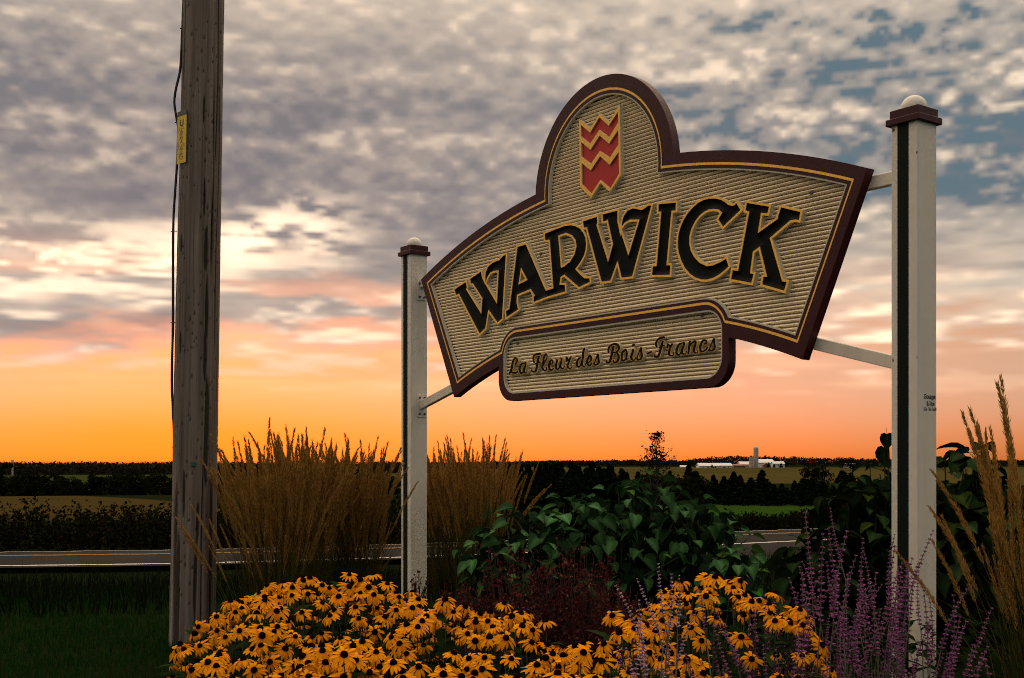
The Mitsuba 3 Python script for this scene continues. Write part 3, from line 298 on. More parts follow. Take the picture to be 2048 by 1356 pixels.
    '.34,2.005],[3.347,2.019],[3.356,2.029],[3.368,2.036],[3.381,2.038],[3.384,2.04],[3.385,2.043],[3.384,2.046],[3.382,2.048],[3.378,2.049],[3.362,2.048],[3.352,2.046],[3.341,2.04],[3.331,2.031],[3.321,2.017],[3.314,2.001],[3.314,1.99],[3.316,1.982],[3.32,1.975],[3.327,1.969],[3.334,1.964],[3.344,1.961],[3.353,1.961],[3.36,1.964],[3.37,1.974],[3.38,1.968],[3.388,1.966],[3.397,1.965],[3.406,1.965],[3.413,1.968],[3.42,1.973],[3.423,1.98],[3.423,1.989],[3.422,1.992],[3.419,1.993],[3.415,1.994],[3.412,1.992],[3.413,1.981],[3.411,1.977],[3.408,1.974],[3.403,1.974],[3.394,1.976],[3.39,1.979],[3.386,1.983],[3.386,1.989],[3.387,1.994],[3.401,2.02],[3.405,2.031],[3.406,2.037],[3.406,2.043],[3.402,2.049],[3.398,2.052],[3.391,2.053],[3.385,2.049],[3.385,2.045],[3.388,2.039],[3.387,2.035],[3.382,2.027],[3.368,2.005],[3.363,1.994],[3.363,1.987],[3.354,1.976],[3.348,1.973]]]],[[[[3.382,2.05],[3.378,2.051],[3.368,2.051],[3.359,2.05],[3.351,2.048],[3.343,2.045],[3.337,2.04],[3.328,2.033],[3.321,2.023],[3.313,2.008],[3.31,1.995],[3.311,1.988],[3.313,1.981],[3.318,1.974],[3.324,1.968],[3.332,1.963],[3.34,1.959],[3.346,1.959],[3.356,1.96],[3.363,1.963],[3.371,1.97],[3.378,1.966],[3.388,1.963],[3.397,1.962],[3.407,1.963],[3.416,1.966],[3.423,1.972],[3.426,1.979],[3.426,1.989],[3.424,1.993],[3.42,1.995],[3.414,1.996],[3.409,1.993],[3.408,1.99],[3.41,1.982],[3.408,1.978],[3.406,1.977],[3.399,1.977],[3.395,1.978],[3.392,1.98],[3.389,1.984],[3.39,1.993],[3.407,2.025],[3.41,2.037],[3.409,2.043],[3.406,2.048],[3.401,2.053],[3.395,2.055],[3.389,2.055],[3.385,2.053]],[[3.339,1.993],[3.341,2.0],[3.345,2.008],[3.355,2.024],[3.365,2.032],[3.374,2.035],[3.384,2.036],[3.362,2.001],[3.36,1.994],[3.359,1.987],[3.355,1.981],[3.348,1.975],[3.342,1.982],[3.34,1.985]]]]],[[[[[3.436,2.026],[3.428,1.974],[3.428,1.971],[3.431,1.968],[3.436,1.966],[3.44,1.966],[3.445,1.967],[3.447,1.969],[3.454,2.016],[3.463,2.023],[3.477,2.033],[3.494,2.04],[3.493,2.034],[3.49,2.023],[3.476,1.997],[3.474,1.991],[3.475,1.985],[3.477,1.98],[3.483,1.974],[3.49,1.969],[3.497,1.966],[3.506,1.964],[3.513,1.964],[3.522,1.967],[3.526,1.971],[3.529,1.979],[3.53,1.989],[3.529,1.992],[3.524,1.993],[3.52,1.991],[3.52,1.981],[3.518,1.975],[3.515,1.973],[3.512,1.973],[3.508,1.973],[3.505,1.975],[3.498,1.981],[3.496,1.986],[3.497,1.992],[3.509,2.018],[3.513,2.03],[3.513,2.042],[3.51,2.048],[3.506,2.051],[3.502,2.054],[3.496,2.054],[3.486,2.052],[3.473,2.046],[3.458,2.035],[3.461,2.048],[3.46,2.051],[3.455,2.055],[3.45,2.056],[3.446,2.055],[3.442,2.051]]]],[[[[3.433,2.027],[3.424,1.974],[3.426,1.97],[3.429,1.966],[3.435,1.964],[3.44,1.963],[3.445,1.964],[3.449,1.967],[3.451,1.97],[3.458,2.015],[3.472,2.026],[3.491,2.036],[3.487,2.023],[3.473,1.998],[3.471,1.987],[3.474,1.98],[3.481,1.972],[3.488,1.967],[3.496,1.964],[3.506,1.962],[3.514,1.962],[3.524,1.965],[3.529,1.97],[3.533,1.978],[3.534,1.989],[3.531,1.993],[3.525,1.996],[3.521,1.995],[3.518,1.993],[3.516,1.99],[3.516,1.981],[3.515,1.977],[3.513,1.975],[3.51,1.975],[3.503,1.979],[3.501,1.982],[3.499,1.986],[3.5,1.992],[3.512,2.017],[3.516,2.029],[3.516,2.043],[3.513,2.049],[3.508,2.053],[3.502,2.056],[3.491,2.056],[3.478,2.052],[3.463,2.042],[3.464,2.05],[3.461,2.055],[3.453,2.058],[3.449,2.058],[3.444,2.057],[3.441,2.055],[3.439,2.052]]]]],[[[[[3.558,2.046],[3.549,2.036],[3.539,2.022],[3.536,2.012],[3.535,2.0],[3.537,1.988],[3.539,1.981],[3.543,1.976],[3.55,1.97],[3.561,1.968],[3.569,1.968],[3.577,1.969],[3.594,1.976],[3.606,1.984],[3.611,1.989],[3.615,1.993],[3.616,1.999],[3.613,2.004],[3.61,2.006],[3.607,2.005],[3.604,2.003],[3.605,2.0],[3.604,1.998],[3.597,1.991],[3.591,1.988],[3.578,1.983],[3.571,1.981],[3.566,1.98],[3.561,1.981],[3.558,1.985],[3.556,1.989],[3.556,1.999],[3.557,2.007],[3.56,2.015],[3.567,2.028],[3.576,2.04],[3.579,2.042],[3.584,2.042],[3.591,2.038],[3.593,2.033],[3.589,2.03],[3.578,2.026],[3.575,2.024],[3.575,2.02],[3.578,2.017],[3.581,2.016],[3.584,2.016],[3.599,2.018],[3.608,2.023],[3.612,2.031],[3.61,2.039],[3.604,2.045],[3.5',
    '97,2.05],[3.588,2.053],[3.578,2.054],[3.571,2.053],[3.563,2.049]]]],[[[[3.556,2.048],[3.546,2.038],[3.536,2.023],[3.532,2.012],[3.532,2.001],[3.534,1.988],[3.536,1.981],[3.541,1.975],[3.55,1.968],[3.561,1.965],[3.57,1.965],[3.579,1.967],[3.596,1.974],[3.608,1.982],[3.614,1.987],[3.618,1.992],[3.619,1.998],[3.617,2.004],[3.615,2.006],[3.611,2.008],[3.606,2.008],[3.602,2.005],[3.602,2.0],[3.598,1.996],[3.589,1.99],[3.576,1.985],[3.57,1.983],[3.563,1.983],[3.561,1.986],[3.559,1.993],[3.56,2.006],[3.563,2.014],[3.57,2.027],[3.578,2.038],[3.581,2.04],[3.583,2.04],[3.588,2.036],[3.59,2.034],[3.587,2.032],[3.576,2.028],[3.572,2.025],[3.571,2.021],[3.573,2.018],[3.576,2.015],[3.58,2.014],[3.585,2.013],[3.598,2.015],[3.608,2.02],[3.612,2.023],[3.615,2.031],[3.613,2.039],[3.606,2.046],[3.598,2.051],[3.588,2.055],[3.578,2.056],[3.57,2.055],[3.561,2.051]]]]],[[[[[3.62,1.984],[3.617,1.982],[3.615,1.978],[3.616,1.975],[3.618,1.973],[3.623,1.972],[3.628,1.975],[3.63,1.972],[3.637,1.968],[3.646,1.967],[3.656,1.968],[3.664,1.971],[3.676,1.978],[3.681,1.984],[3.685,1.994],[3.685,2.001],[3.679,2.02],[3.677,2.047],[3.675,2.051],[3.671,2.053],[3.668,2.054],[3.663,2.053],[3.656,2.046]],[[3.637,1.99],[3.652,2.016],[3.661,2.031],[3.661,2.019],[3.665,2.001],[3.665,1.997],[3.663,1.991],[3.657,1.985],[3.653,1.982],[3.645,1.98],[3.641,1.98],[3.639,1.982],[3.638,1.987]]]],[[[[3.618,1.986],[3.614,1.983],[3.612,1.979],[3.613,1.975],[3.615,1.972],[3.621,1.97],[3.627,1.971],[3.636,1.966],[3.646,1.965],[3.657,1.966],[3.666,1.969],[3.673,1.973],[3.683,1.981],[3.687,1.989],[3.688,2.0],[3.682,2.02],[3.68,2.047],[3.677,2.052],[3.674,2.054],[3.669,2.056],[3.663,2.056],[3.66,2.054],[3.656,2.051],[3.646,2.036]],[[3.64,1.99],[3.65,2.008],[3.658,2.02],[3.662,2.001],[3.66,1.992],[3.655,1.986],[3.652,1.984],[3.644,1.982],[3.642,1.982]]]]]]}',
)))

# ---------------------------------------------------------------- the town sign
POST_S = 0.173                                     # square posts
SL = np.array([-0.89886, 10.6795])                 # front right corner of the far post, on the ground
SA = np.array([0.59549, -0.80336])                 # along the sign, towards the near post
SB = np.array([0.80336, 0.59549])                  # through the sign, away from its face
SPAN = 5.2025


def frame(o):
    """Sign coordinates (u along, v up, w out of the face) at depth o behind the posts' fronts -> world."""
    m = np.eye(4)
    m[:3, 0] = [SA[0], SA[1], 0]
    m[:3, 1] = [0, 0, 1]
    m[:3, 2] = [-SB[0], -SB[1], 0]
    m[:2, 3] = SL + o * SB
    return m


FACE = frame(0.02)
# plan coordinates (u, depth o, height) -> world
PLAN = np.eye(4)
PLAN[:3, 0] = [SA[0], SA[1], 0]
PLAN[:3, 1] = [SB[0], SB[1], 0]
PLAN[:2, 3] = SL

say('town_sign', 'carved town welcome sign hung between two white posts with maroon caps', 'sign')


def plan(mesh):
    m = mesh.copy() if hasattr(mesh, 'copy') else trimesh.Trimesh(*mesh, process=False)
    m.apply_transform(PLAN)
    return m


def arc(c, r, p, q, n):
    """Points from p to q along the circle round c, the short way."""
    a0, a1 = math.atan2(p[1] - c[1], p[0] - c[0]), math.atan2(q[1] - c[1], q[0] - c[0])
    if a1 - a0 > math.pi:
        a1 -= 2 * math.pi
    if a0 - a1 > math.pi:
        a1 += 2 * math.pi
    return [(c[0] + r * math.cos(t), c[1] + r * math.sin(t)) for t in np.linspace(a0, a1, n)]


def fan(c, r_low, r_top, ul, vl, ur, vr, ull, vll, url, vlr):
    """The curved board between two arcs."""
    cl, cu = (2.5996, -2.8873), (2.5581, -2.7306)
    top = arc(cu, r_top, (ul, vl), (ur, vr), 60)
    low = arc(cl, r_low, (url, vlr), (ull, vll), 60)
    return Polygon(top + low)


board = fan(None, 5.078, 6.097, 0.122, 2.887, 4.851, 2.903, 0.653, 1.815, 4.387, 1.854)
disc = Point(2.541, 3.272).buffer(0.756, 48)
plaque = sbox(1.303 + 0.17, 1.738 + 0.17, 3.798 - 0.17, 2.30 - 0.17).buffer(0.17, 16)
outline = unary_union([board, disc, plaque]).buffer(0)
gold_board = fan(None, 5.163, 6.022, 0.231, 2.828, 4.760, 2.852, 0.707, 1.916, 4.355, 1.960)
gold_disc = Point(2.545, 3.290).buffer(0.643, 48)
gold_plaque = sbox(1.345 + 0.2, 1.6 + 0.2, 3.775 - 0.2, 2.277 - 0.2).buffer(0.2, 16)
field = unary_union([gold_board, gold_disc]).difference(gold_plaque).buffer(0)
main_field = field.buffer(-0.036, join_style=2)
plaque_field = sbox(1.362 + 0.14, 1.795 + 0.14, 3.742 - 0.14, 2.242 - 0.14).buffer(0.14, 12)


def squash_buffer(g, ru, rv):
    """Grown by ru sideways and rv up and down."""
    k = rv / ru
    return affinity.scale(affinity.scale(g, 1, 1 / k, origin=(0, 0)).buffer(ru, join_style=2), 1, k, origin=(0, 0))


gold_line = field.difference(squash_buffer(field, -0.0075, -0.0165))
border = outline.difference(main_field).difference(plaque_field)
part('town_sign', 'border', ext(border, -0.067, 0.0, FACE), 'paint_maroon')
part('town_sign', 'gold_line', ext(gold_line, -0.0005, 0.0022, FACE), 'paint_gold')
part('town_sign', 'edge_trim', ext(unary_union([main_field.difference(main_field.buffer(-0.010, join_style=2)), plaque_field.difference(plaque_field.buffer(-0.012))]), -0.034, -0.0035, FACE), 'paint_edge')


def ribbed(poly, pitch=0.0262):
    """A field of horizontal rounded ribs, cut to the outline."""
    lo, hi = poly.bounds[1] - 0.03, poly.bounds[3] + 0.03
    pts = [(lo, -0.0505)]
    for k in range(int((hi - lo) / pitch) + 1):
        v = lo + k * pitch
        pts += [(v + pitch * t, -0.0375 - 0.0098 * math.cos(2 * math.pi * t)) for t in (0.04, 0.16, 0.28, 0.40, 0.5, 0.60, 0.72, 0.84, 0.96)]
    pts.append((pts[-1][0], -0.0505))
    prof = m3.CrossSection([np.array(pts)[:, [0, 1]]], m3.FillRule.NonZero).extrude(6.0)       # x = v, y = w, z = u
    prof = prof.transform(np.array([[0, 0, 1, -0.3], [1, 0, 0, 0], [0, 1, 0, 0]], float))
    rings = [np.array(poly.exterior.coords)[:-1]] + [np.array(h.coords)[:-1] for h in poly.interiors]
    cut = m3.CrossSection(rings, m3.FillRule.EvenOdd).extrude(0.2).translate([0, 0, -0.1])
    m = (prof ^ cut).to_mesh()
    t = trimesh.Trimesh(m.vert_properties[:, :3], m.tri_verts, process=False)
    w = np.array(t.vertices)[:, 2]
    groove_shade = np.clip((w + 0.0472) / 0.0075, 0, 1)[:, None]                # shade painted into the grooves, darker with depth
    col = np.array([0.16, 0.10, 0.045]) * (1 - groove_shade) + np.array([0.90, 0.78, 0.57]) * groove_shade
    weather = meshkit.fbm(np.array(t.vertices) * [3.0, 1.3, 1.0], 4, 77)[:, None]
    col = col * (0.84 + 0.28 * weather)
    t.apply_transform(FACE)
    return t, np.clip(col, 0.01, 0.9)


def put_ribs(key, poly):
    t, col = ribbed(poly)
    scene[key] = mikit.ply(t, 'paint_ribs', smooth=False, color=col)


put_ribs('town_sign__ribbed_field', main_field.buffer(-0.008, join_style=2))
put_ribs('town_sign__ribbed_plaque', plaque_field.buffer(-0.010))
part('town_sign', 'back_board', ext(outline.buffer(-0.012), -0.064, -0.0510, FACE), 'paint_maroon')


def area(rings):
    return Polygon(rings[0], rings[1:]).buffer(0)


def carved(poly):
    """A face cut to a shallow V: it sinks from its outline towards the middle of each stroke."""
    from scipy.spatial import Delaunay
    vs, fs, n = [], [], 0
    for g in getattr(poly, 'geoms', [poly]):
        if g.area < 1e-5:
            continue
        pts = []
        for ring in [g.exterior, *g.interiors]:
            m = max(8, int(ring.length / 0.006))
            pts += [ring.interpolate(q / m, normalized=True).coords[0] for q in range(m)] + list(ring.coords)[:-1]
        for ins in (0.012, 0.024):
            h = g.buffer(-ins, join_style=2)
            for hh in getattr(h, 'geoms', [h]):
                if not hh.is_empty:
                    m = max(6, int(hh.exterior.length / 0.012))
                    pts += [hh.exterior.interpolate(q / m, normalized=True).coords[0] for q in range(m)]
        p = np.unique(np.round(np.array(pts), 5), axis=0)
        t = Delaunay(p).simplices
        c = p[t].mean(1)
        keep = np.array([g.buffer(1e-5).contains(Point(q)) for q in c])
        t = t[keep]
        e = p[t]
        cr = (e[:, 1, 0] - e[:, 0, 0]) * (e[:, 2, 1] - e[:, 0, 1]) - (e[:, 1, 1] - e[:, 0, 1]) * (e[:, 2, 0] - e[:, 0, 0])
        t = np.where((cr < 0)[:, None], t[:, ::-1], t)
        dist = np.array([g.exterior.distance(Point(q)) if not g.interiors else min(g.exterior.distance(Point(q)), *[i.distance(Point(q)) for i in g.interiors]) for q in p])
        vs.append(np.column_stack([p, -0.004 - 0.55 * np.minimum(dist, 0.024)]))
        fs.append(t + n)
        n += len(p)
    m = trimesh.Trimesh(np.vstack(vs), np.vstack(fs), process=False)
    m.apply_transform(FACE)
    return m


# the seven large letters: a block, a gold rim and a sunken black face
names = ['W', 'A', 'R', 'W2', 'I', 'C', 'K']
shapes = {k: area(TRACE[k]) for k in names}
shapes['R'] = shapes['R'].difference(shapes['W2'].buffer(0.0005))
whole = unary_union([shapes[k].buffer(0.0012) for k in names])
inner = unary_union([shapes[k].buffer(0.0012) for k in ('A', 'R')]).buffer(-0.0155, join_style=2)
for k in names:
    s = shapes[k]
    face = inner.intersection(s) if k in ('A', 'R') else s.buffer(-0.0145, join_style=2)
    holder = part('town_sign', 'letter', ext(s.difference(face), -0.046, -0.002, FACE), 'paint_edge')
    put(holder + '__rim', ext(s.difference(face), -0.002, 0.0008, FACE), 'paint_gold')
    put(holder + '__face', carved(face), 'paint_black', 25)
    say(holder, f'raised black letter {k[0]} with a gold rim')

# the crest
em = [Polygon(e) for e in TRACE['emblem']]
reds = unary_union(em[1:])
put('town_sign__crest', ext(em[0].difference(reds), -0.046, -0.001, FACE), 'paint_edge')
say('town_sign__crest', 'red crest with gold zigzag bars')
put('town_sign__crest__gold_frame', ext(em[0].difference(reds), -0.001, 0.0015, FACE), 'paint_gold')
for r in em[1:]:
    part('town_sign__crest', 'red_field', ext(r, -0.038, -0.012, FACE), 'paint_red')

# the script on the plaque
for black, gold in TRACE['script']:
    g = unary_union([area(r) for r in gold])
    bl = unary_union([area(r) for r in black]).intersection(g)
    holder = part('town_sign', 'script_letter', ext(g, -0.046, -0.006, FACE), 'paint_edge')
    put(holder + '__outline', ext(g, -0.006, -0.003, FACE), 'paint_gold')
    put(holder + '__face', ext(bl, -0.003, -0.0012, FACE), 'paint_black')

# screws through the board
for u, v in [(1.815, 2.857), (4.437, 2.854), (3.317, 2.865), (2.584, 2.857), (0.512, 2.854), (1.518, 2.191), (3.539, 2.213)]:
    m = trimesh.creation.cylinder(0.011, 0.010, sections=10)
    m.apply_translation([u, v, -0.027])
    m.apply_transform(FACE)
    part('town_sign', 'screw', m, 'steel_dark')

# posts
for i, u0 in enumerate((-POST_S, SPAN - POST_S)):
    key = f'town_sign__{num("post", i)}'
    sec = sbox(u0 + 0.010, 0.010, u0 + POST_S - 0.010, POST_S - 0.010).buffer(0.010, 4)
    put(key, ext(sec, -0.05, 3.106, PLAN), 'paint_white', 40)
    say(key, ('far' if i == 0 else 'near') + ' white post with a dark stripe and a maroon cap')
    put(key + '__stripe', plan(bxs([u0 + 0.25 * POST_S, -0.0022, 0], [u0 + 0.66 * POST_S, 0.004, 3.105])), 'stripe_dark')
    o = 0.021
    put(key + '__cap', trimesh.util.concatenate([plan(bxs([u0 - o, -o, 3.1065], [u0 + POST_S + o, POST_S + o, 3.143], 0.003)),
                                                 plan(bxs([u0 - 0.005, -0.005, 3.1435], [u0 + POST_S + 0.005, POST_S + 0.005, 3.192], 0.003))]), 'paint_maroon')
    ball = trimesh.creation.icosphere(3, 0.0715)
    ball.apply_translation([u0 + POST_S / 2, POST_S / 2, 3.203])
    put(key + '__finial', plan(ball), 'finial_white', True)

# supplier's lettering on the near post, on its outer face
LET = np.eye(4)
LET[:3, 0] = [SB[0], SB[1], 0]
LET[:3, 1] = [0, 0, 1]
LET[:3, 2] = [SA[0], SA[1], 0]
LET[:2, 3] = SL + SPAN * SA
z0 = EYE + (925 - 795) / 2400 * 6.5


def lettering(text, h, o, z, sx=1.0, bold=False):
    m = meshkit.text_mesh(text, h, 0.0010, bold)
    m.apply_scale([sx, 1, 1])
    m.apply_translation([o - m.bounds[0][0], z, 0.0006])
    m.apply_transform(LET)
    return m


put('town_sign__post_001__lettering', trimesh.util.concatenate([
    lettering('Gouge', 0.024, 0.052, z0 - 0.004, 1.05, True), lettering('&', 0.026, 0.078, z0 - 0.043, 0.9), lettering('Roi', 0.024, 0.104, z0 - 0.042, 1.0, True),
    lettering('514-735-5409', 0.019, 0.052, z0 - 0.070, 0.58)]), 'print_black')
labels['town_sign__post_001__lettering'] = {'label': 'small black supplier lettering on the post'}

# struts, plates and bolts; sloped tubes below, level ones above
for lowp in (True, False):
    for left in (True, False):
        if lowp:
            pts = [(0.004, 1.762), (0.66, 1.925)] if left else [(SPAN - POST_S - 0.004, 1.800), (4.36, 1.980)]
        else:
            pts = [(0.004, 2.850), (0.35, 2.850)] if left else [(SPAN - POST_S - 0.004, 2.850), (4.66, 2.850)]
        (ua, va), (ub, vb) = pts
        ln = math.hypot(ub - ua, vb - va)
        m = bxs([0, -0.022, -0.0375], [ln, 0.022, 0.0375], 0.004)
        R = np.eye(4)
        s = 1 if ub > ua else -1
        ang = math.atan2(vb - va, abs(ub - ua))
        R[:3, :3] = rot((0, 1, 0), -ang)
        m.apply_transform(R)
        if s < 0:
            m.apply_scale([-1, 1, 1])
            m.invert()
        m.apply_translation([ua, 0.110, va])
        st = put(free('town_sign__strut'), plan(m), 'paint_white', 30)
        if left:
            z1, z2 = (1.655, 1.858) if lowp else (2.700, 2.880)
            put(st + '__plate', plan(bxs([-0.0012, 0.062, z1], [0.0075, 0.158, z2], 0.002)), 'paint_white')
            for q, (oo, zz) in enumerate([(0.085, z1 + 0.03), (0.135, z1 + 0.03), (0.085, z2 - 0.03), (0.135, z2 - 0.03)]):
                b = trimesh.creation.cylinder(0.010, 0.014, sections=6)
                b.apply_transform(trimesh.transformations.rotation_matrix(math.pi / 2, [0, 1, 0]))
                b.apply_translation([0.013, oo, zz])
                put(f'{st}__{num("bolt", q)}', plan(b), 'steel_dark')

# rust spots round fixings on the posts' faces
rng = np.random.default_rng(41)
for i, (u, z, r) in enumerate([(5.03 + 0.014, 3.085, 0.010), (5.198, 2.93, 0.008), (5.198, 1.82, 0.006), (5.043, 1.815, 0.008)]):
    a = np.linspace(0, 2 * math.pi, 12)[:-1]
    pg = Polygon(np.stack([u + r * np.cos(a) * rng.uniform(.6, 1.2, 11), z + r * np.sin(a) * rng.uniform(.7, 1.5, 11)], 1))
    pg = pg.intersection(sbox(SPAN - POST_S + 0.010, 0, SPAN - 0.004, 4))
    put(f'town_sign__post_001__{num("rust_spot", i)}', ext(pg, -0.0005, 0.0012, frame(0.0)), 'rust')

# ---------------------------------------------------------------- the utility pole
PX0, PY0, LEAN = -2.187, 8.2, 0.01815


def pole_r(z):
    return 0.1540 - 0.0038 * z


say('utility_pole', 'tall weathered wooden utility pole with cracks and a yellow number plate', 'utility pole')
rng = np.random.default_rng(7)
nz, na = 560, 260
zs = np.concatenate([np.linspace(-0.05, 4.7, nz), np.linspace(4.9, 9.5, 60)])
ag = np.linspace(0, 2 * np.pi, na, endpoint=False)
Z, A = np.meshgrid(zs, ag, indexing='ij')
rad = pole_r(Z)
cs = np.stack([np.cos(A) * 2.2, np.sin(A) * 2.2, Z * 0.55], -1)
rad = rad + 0.014 * (meshkit.fbm(cs, 3, 4) - 0.5)
grain = meshkit.fbm(np.stack([np.cos(A) * 24, np.sin(A) * 24, Z * 2.2], -1), 3, 6)
rad = rad + 0.0028 * (grain - 0.5)
CRACKS = []
for k in range(34):                                   # drying checks: long thin grooves that wander a little
    a0, za, ln = rng.uniform(0, 2 * np.pi), rng.uniform(-0.6, 4.2), rng.uniform(0.35, 2.2)
    CRACKS.append((a0, za, ln, rng.uniform(0.006, 0.012), rng.uniform(0.014, 0.030), rng.uniform(0, 10)))
crk = np.zeros_like(Z)
for a0, za, ln, dep, wid, ph in CRACKS:
    c = a0 + 0.05 * np.sin(Z * 1.7 + ph) + 0.025 * np.sin(Z * 5.1 + ph * 2)
    da = np.abs((A - c + np.pi) % (2 * np.pi) - np.pi)
    along = np.clip((Z - za) / 0.15, 0, 1) * np.clip((za + ln - Z) / 0.3, 0, 1)
    crk = np.maximum(crk, dep * np.exp(-(da / wid) ** 2) * along)
rad = rad - crk
# torn flakes: places where the grey skin has come away (angle measured from the viewer's side, to the right)
FLAKES = [(0.32, 2.66, 0.075, 0.13), (0.40, 2.28, 0.085, 0.20), (0.36, 1.98, 0.075, 0.15), (0.50, 1.47, 0.10, 0.32), (0.20, 3.05, 0.04, 0.10), (0.10, 3.62, 0.035, 0.07), (-0.95, 2.72, 0.07, 0.04), (-0.85, 2.05, 0.06, 0.06), (-0.95, 0.75, 0.10, 0.35), (-0.80, 0.30, 0.16, 0.35), (0.1, 0.45, 0.06, 0.25), (0.85, 0.72, 0.10, 0.45), (-0.5, 1.05, 0.05, 0.12), (0.15, 0.85, 0.05, 0.10)]
toward = math.atan2(-PY0, -PX0)
flk = np.zeros_like(Z)
for a0, z0_, wa, wz in FLAKES:
    da = (A - (toward + a0) + np.pi) % (2 * np.pi) - np.pi
    rag = meshkit.fbm(np.stack([np.cos(A) * 9, np.sin(A) * 9, Z * 2.5], -1), 3, 12) - 0.5
    flk = np.maximum(flk, np.clip(1.7 - (da / wa) ** 2 - ((Z - z0_) / wz) ** 2 + rag * 3.0, 0, 1))
rad = rad - 0.008 * np.clip(flk * 3, 0, 1)
# climbing-spur holes
hol = np.zeros_like(Z)
for k in range(560):
    a0, z0_ = rng.uniform(0, 2 * np.pi), rng.uniform(0.0, 4.5)
    sel_z = np.abs(zs - z0_) < 0.03
    if not sel_z.any():
        continue
    da = np.abs((A[sel_z] - a0 + np.pi) % (2 * np.pi) - np.pi) * 0.145
    s = rng.uniform(0.003, 0.0065)
    hol[sel_z] = np.maximum(hol[sel_z], np.exp(-(da / s) ** 2 - ((Z[sel_z] - z0_) / (s * rng.uniform(1.2, 2.6))) ** 2))
rad = rad - 0.006 * hol
V = np.stack([PX0 + LEAN * Z + rad * np.cos(A), PY0 + rad * np.sin(A), Z], -1).reshape(-1, 3)
i, j = np.meshgrid(np.arange(len(zs) - 1), np.arange(na), indexing='ij')
Fq = np.stack([i * na + j, i * na + (j + 1) % na, (i + 1) * na + (j + 1) % na, (i + 1) * na + j], -1).reshape(-1, 4)
# wood tone per vertex: silver grey, browner in the weathered streaks, dark in checks, holes and torn flakes
tone = meshkit.fbm(np.stack([np.cos(A) * 5, np.sin(A) * 5, Z * 0.5], -1), 4, 22)
stain = np.clip((meshkit.fbm(np.stack([np.cos(A) * 6, np.sin(A) * 6, Z * 0.35], -1), 3, 31) - 0.52) * 5, 0, 1)
col = np.array([0.140, 0.116, 0.102]) * (0.32 + 1.30 * tone + 1.15 * (grain - 0.5))[..., None]
col = col * (1 - 0.45 * stain[..., None]) + np.array([0.085, 0.045, 0.028]) * 0.45 * stain[..., None]
col = col * (1 + 0.22 * np.clip(1.4 - Z, 0, 1.2))[..., None]
col = col * (1 - 0.88 * np.clip(crk / 0.0045, 0, 1))[..., None] * (1 - 0.88 * hol)[..., None]
fl = np.clip(flk * 2, 0, 1)[..., None]
col = col * (1 - 0.86 * fl) + np.array([0.014, 0.009, 0.006]) * 0.82 * fl
diffuse('pole_wood', VC, 0.85, 0.25)
scene['utility_pole'] = mikit.ply((V, Fq), 'pole_wood', smooth=True, color=np.clip(col, 0.003, 1).reshape(-1, 3))


def on_pole(theta, z, out=0.0):
    """A point at the angle theta to the right of the viewer's side."""
    a = toward + theta
    r = pole_r(z) + out
    return np.array([PX0 + LEAN * z + r * math.cos(a), PY0 + r * math.sin(a), z])


# number plate with its five characters down the left of the pole
pz0, pz1, th = 3.268, 3.622, -1.02
PM = np.eye(4)
nrm = np.array([math.cos(toward + th), math.sin(toward + th), 0])
upv = np.array([LEAN, 0, 1]) / math.hypot(LEAN, 1)
xv = np.cross(upv, nrm)
PM[:3, 0], PM[:3, 1], PM[:3, 2] = xv, upv, nrm
PM[:3, 3] = on_pole(th, pz0, 0.006)
put('utility_pole__number_plate', ext(sbox(-0.056, 0, 0.056, pz1 - pz0 - 0.035), 0, 0.003, PM), 'plate_yellow')
put('utility_pole__number_plate__head_tab', ext(sbox(-0.056, pz1 - pz0 - 0.034, 0.056, pz1 - pz0), 0, 0.004, PM), 'steel_dark')
for q, (ch, yy, dark) in enumerate([('U', 0.252, 1), ('6', 0.194, 0), ('2', 0.138, 0), ('4', 0.084, 0), ('G', 0.026, 0)]):
    m = meshkit.text_mesh(ch, 0.042, 0.0012, bool(dark))
    m.apply_scale([1.25, 1, 1])
    m.apply_translation([-m.bounds[:, 0].mean(), yy, 0.0032])
    m.apply_transform(PM)
    put(f'utility_pole__number_plate__{num("character", q)}', m, 'print_black' if dark else 'print_faded')
m = bxs([-0.016, -0.016, -0.004], [0.016, 0.016, 0.004], 0.002)
TM = np.eye(4)
th2 = -0.09
TM[:3, 0] = [-math.sin(toward + th2), math.cos(toward + th2), 0]
TM[:3, 1] = [0, 0, 1]
TM[:3, 2] = [math.cos(toward + th2), math.sin(toward + th2), 0]
TM[:3, 3] = on_pole(th2, EYE - 3 / 2400 * 8.05, 0.006)
m.apply_transform(TM)
put('utility_pole__tag', m, 'tag_green')
# the slack earth wire down the pole's left side
wp = np.array([(368, -260), (368, -120), (367, 0), (364, 70), (361, 140), (351, 180), (348, 205), (353, 238), (357, 255), (354, 330), (350, 385), (347, 430), (346, 480), (346, 560), (346, 650), (343, 760), (346, 830), (349, 890), (346, 970), (344, 1100), (342, 1200), (341, 1289)], float)
wx = (wp[:, 0] - 1024) / 2400 * 8.16
wz = EYE + (925 - wp[:, 1]) / 2400 * 8.16
tt = np.linspace(0, len(wx) - 1, 160)
pw = np.stack([np.interp(tt, range(len(wx)), wx), np.full(160, 8.16), np.interp(tt, range(len(wx)), wz)], 1)
k5 = np.ones(5) / 5
for c in (0, 2):
    pw[2:-2, c] = np.convolve(pw[:, c], k5, 'valid')
put('utility_pole__ground_wire', tube(pw, 0.0085, 7), 'rubber', True)
for q, zz in enumerate((4.2, 3.56, 2.82, 2.2, 1.35, 0.75)):
    p0 = np.array([np.interp(zz, pw[::-1, 2], pw[::-1, 0]), 8.16, zz])
    part('utility_pole', 'staple', tube([p0 + [-0.012, 0, 0], p0 + [-0.013, -0.010, 0], p0 + [0.03, -0.012, 0]], 0.003, 5), 'steel_dark')
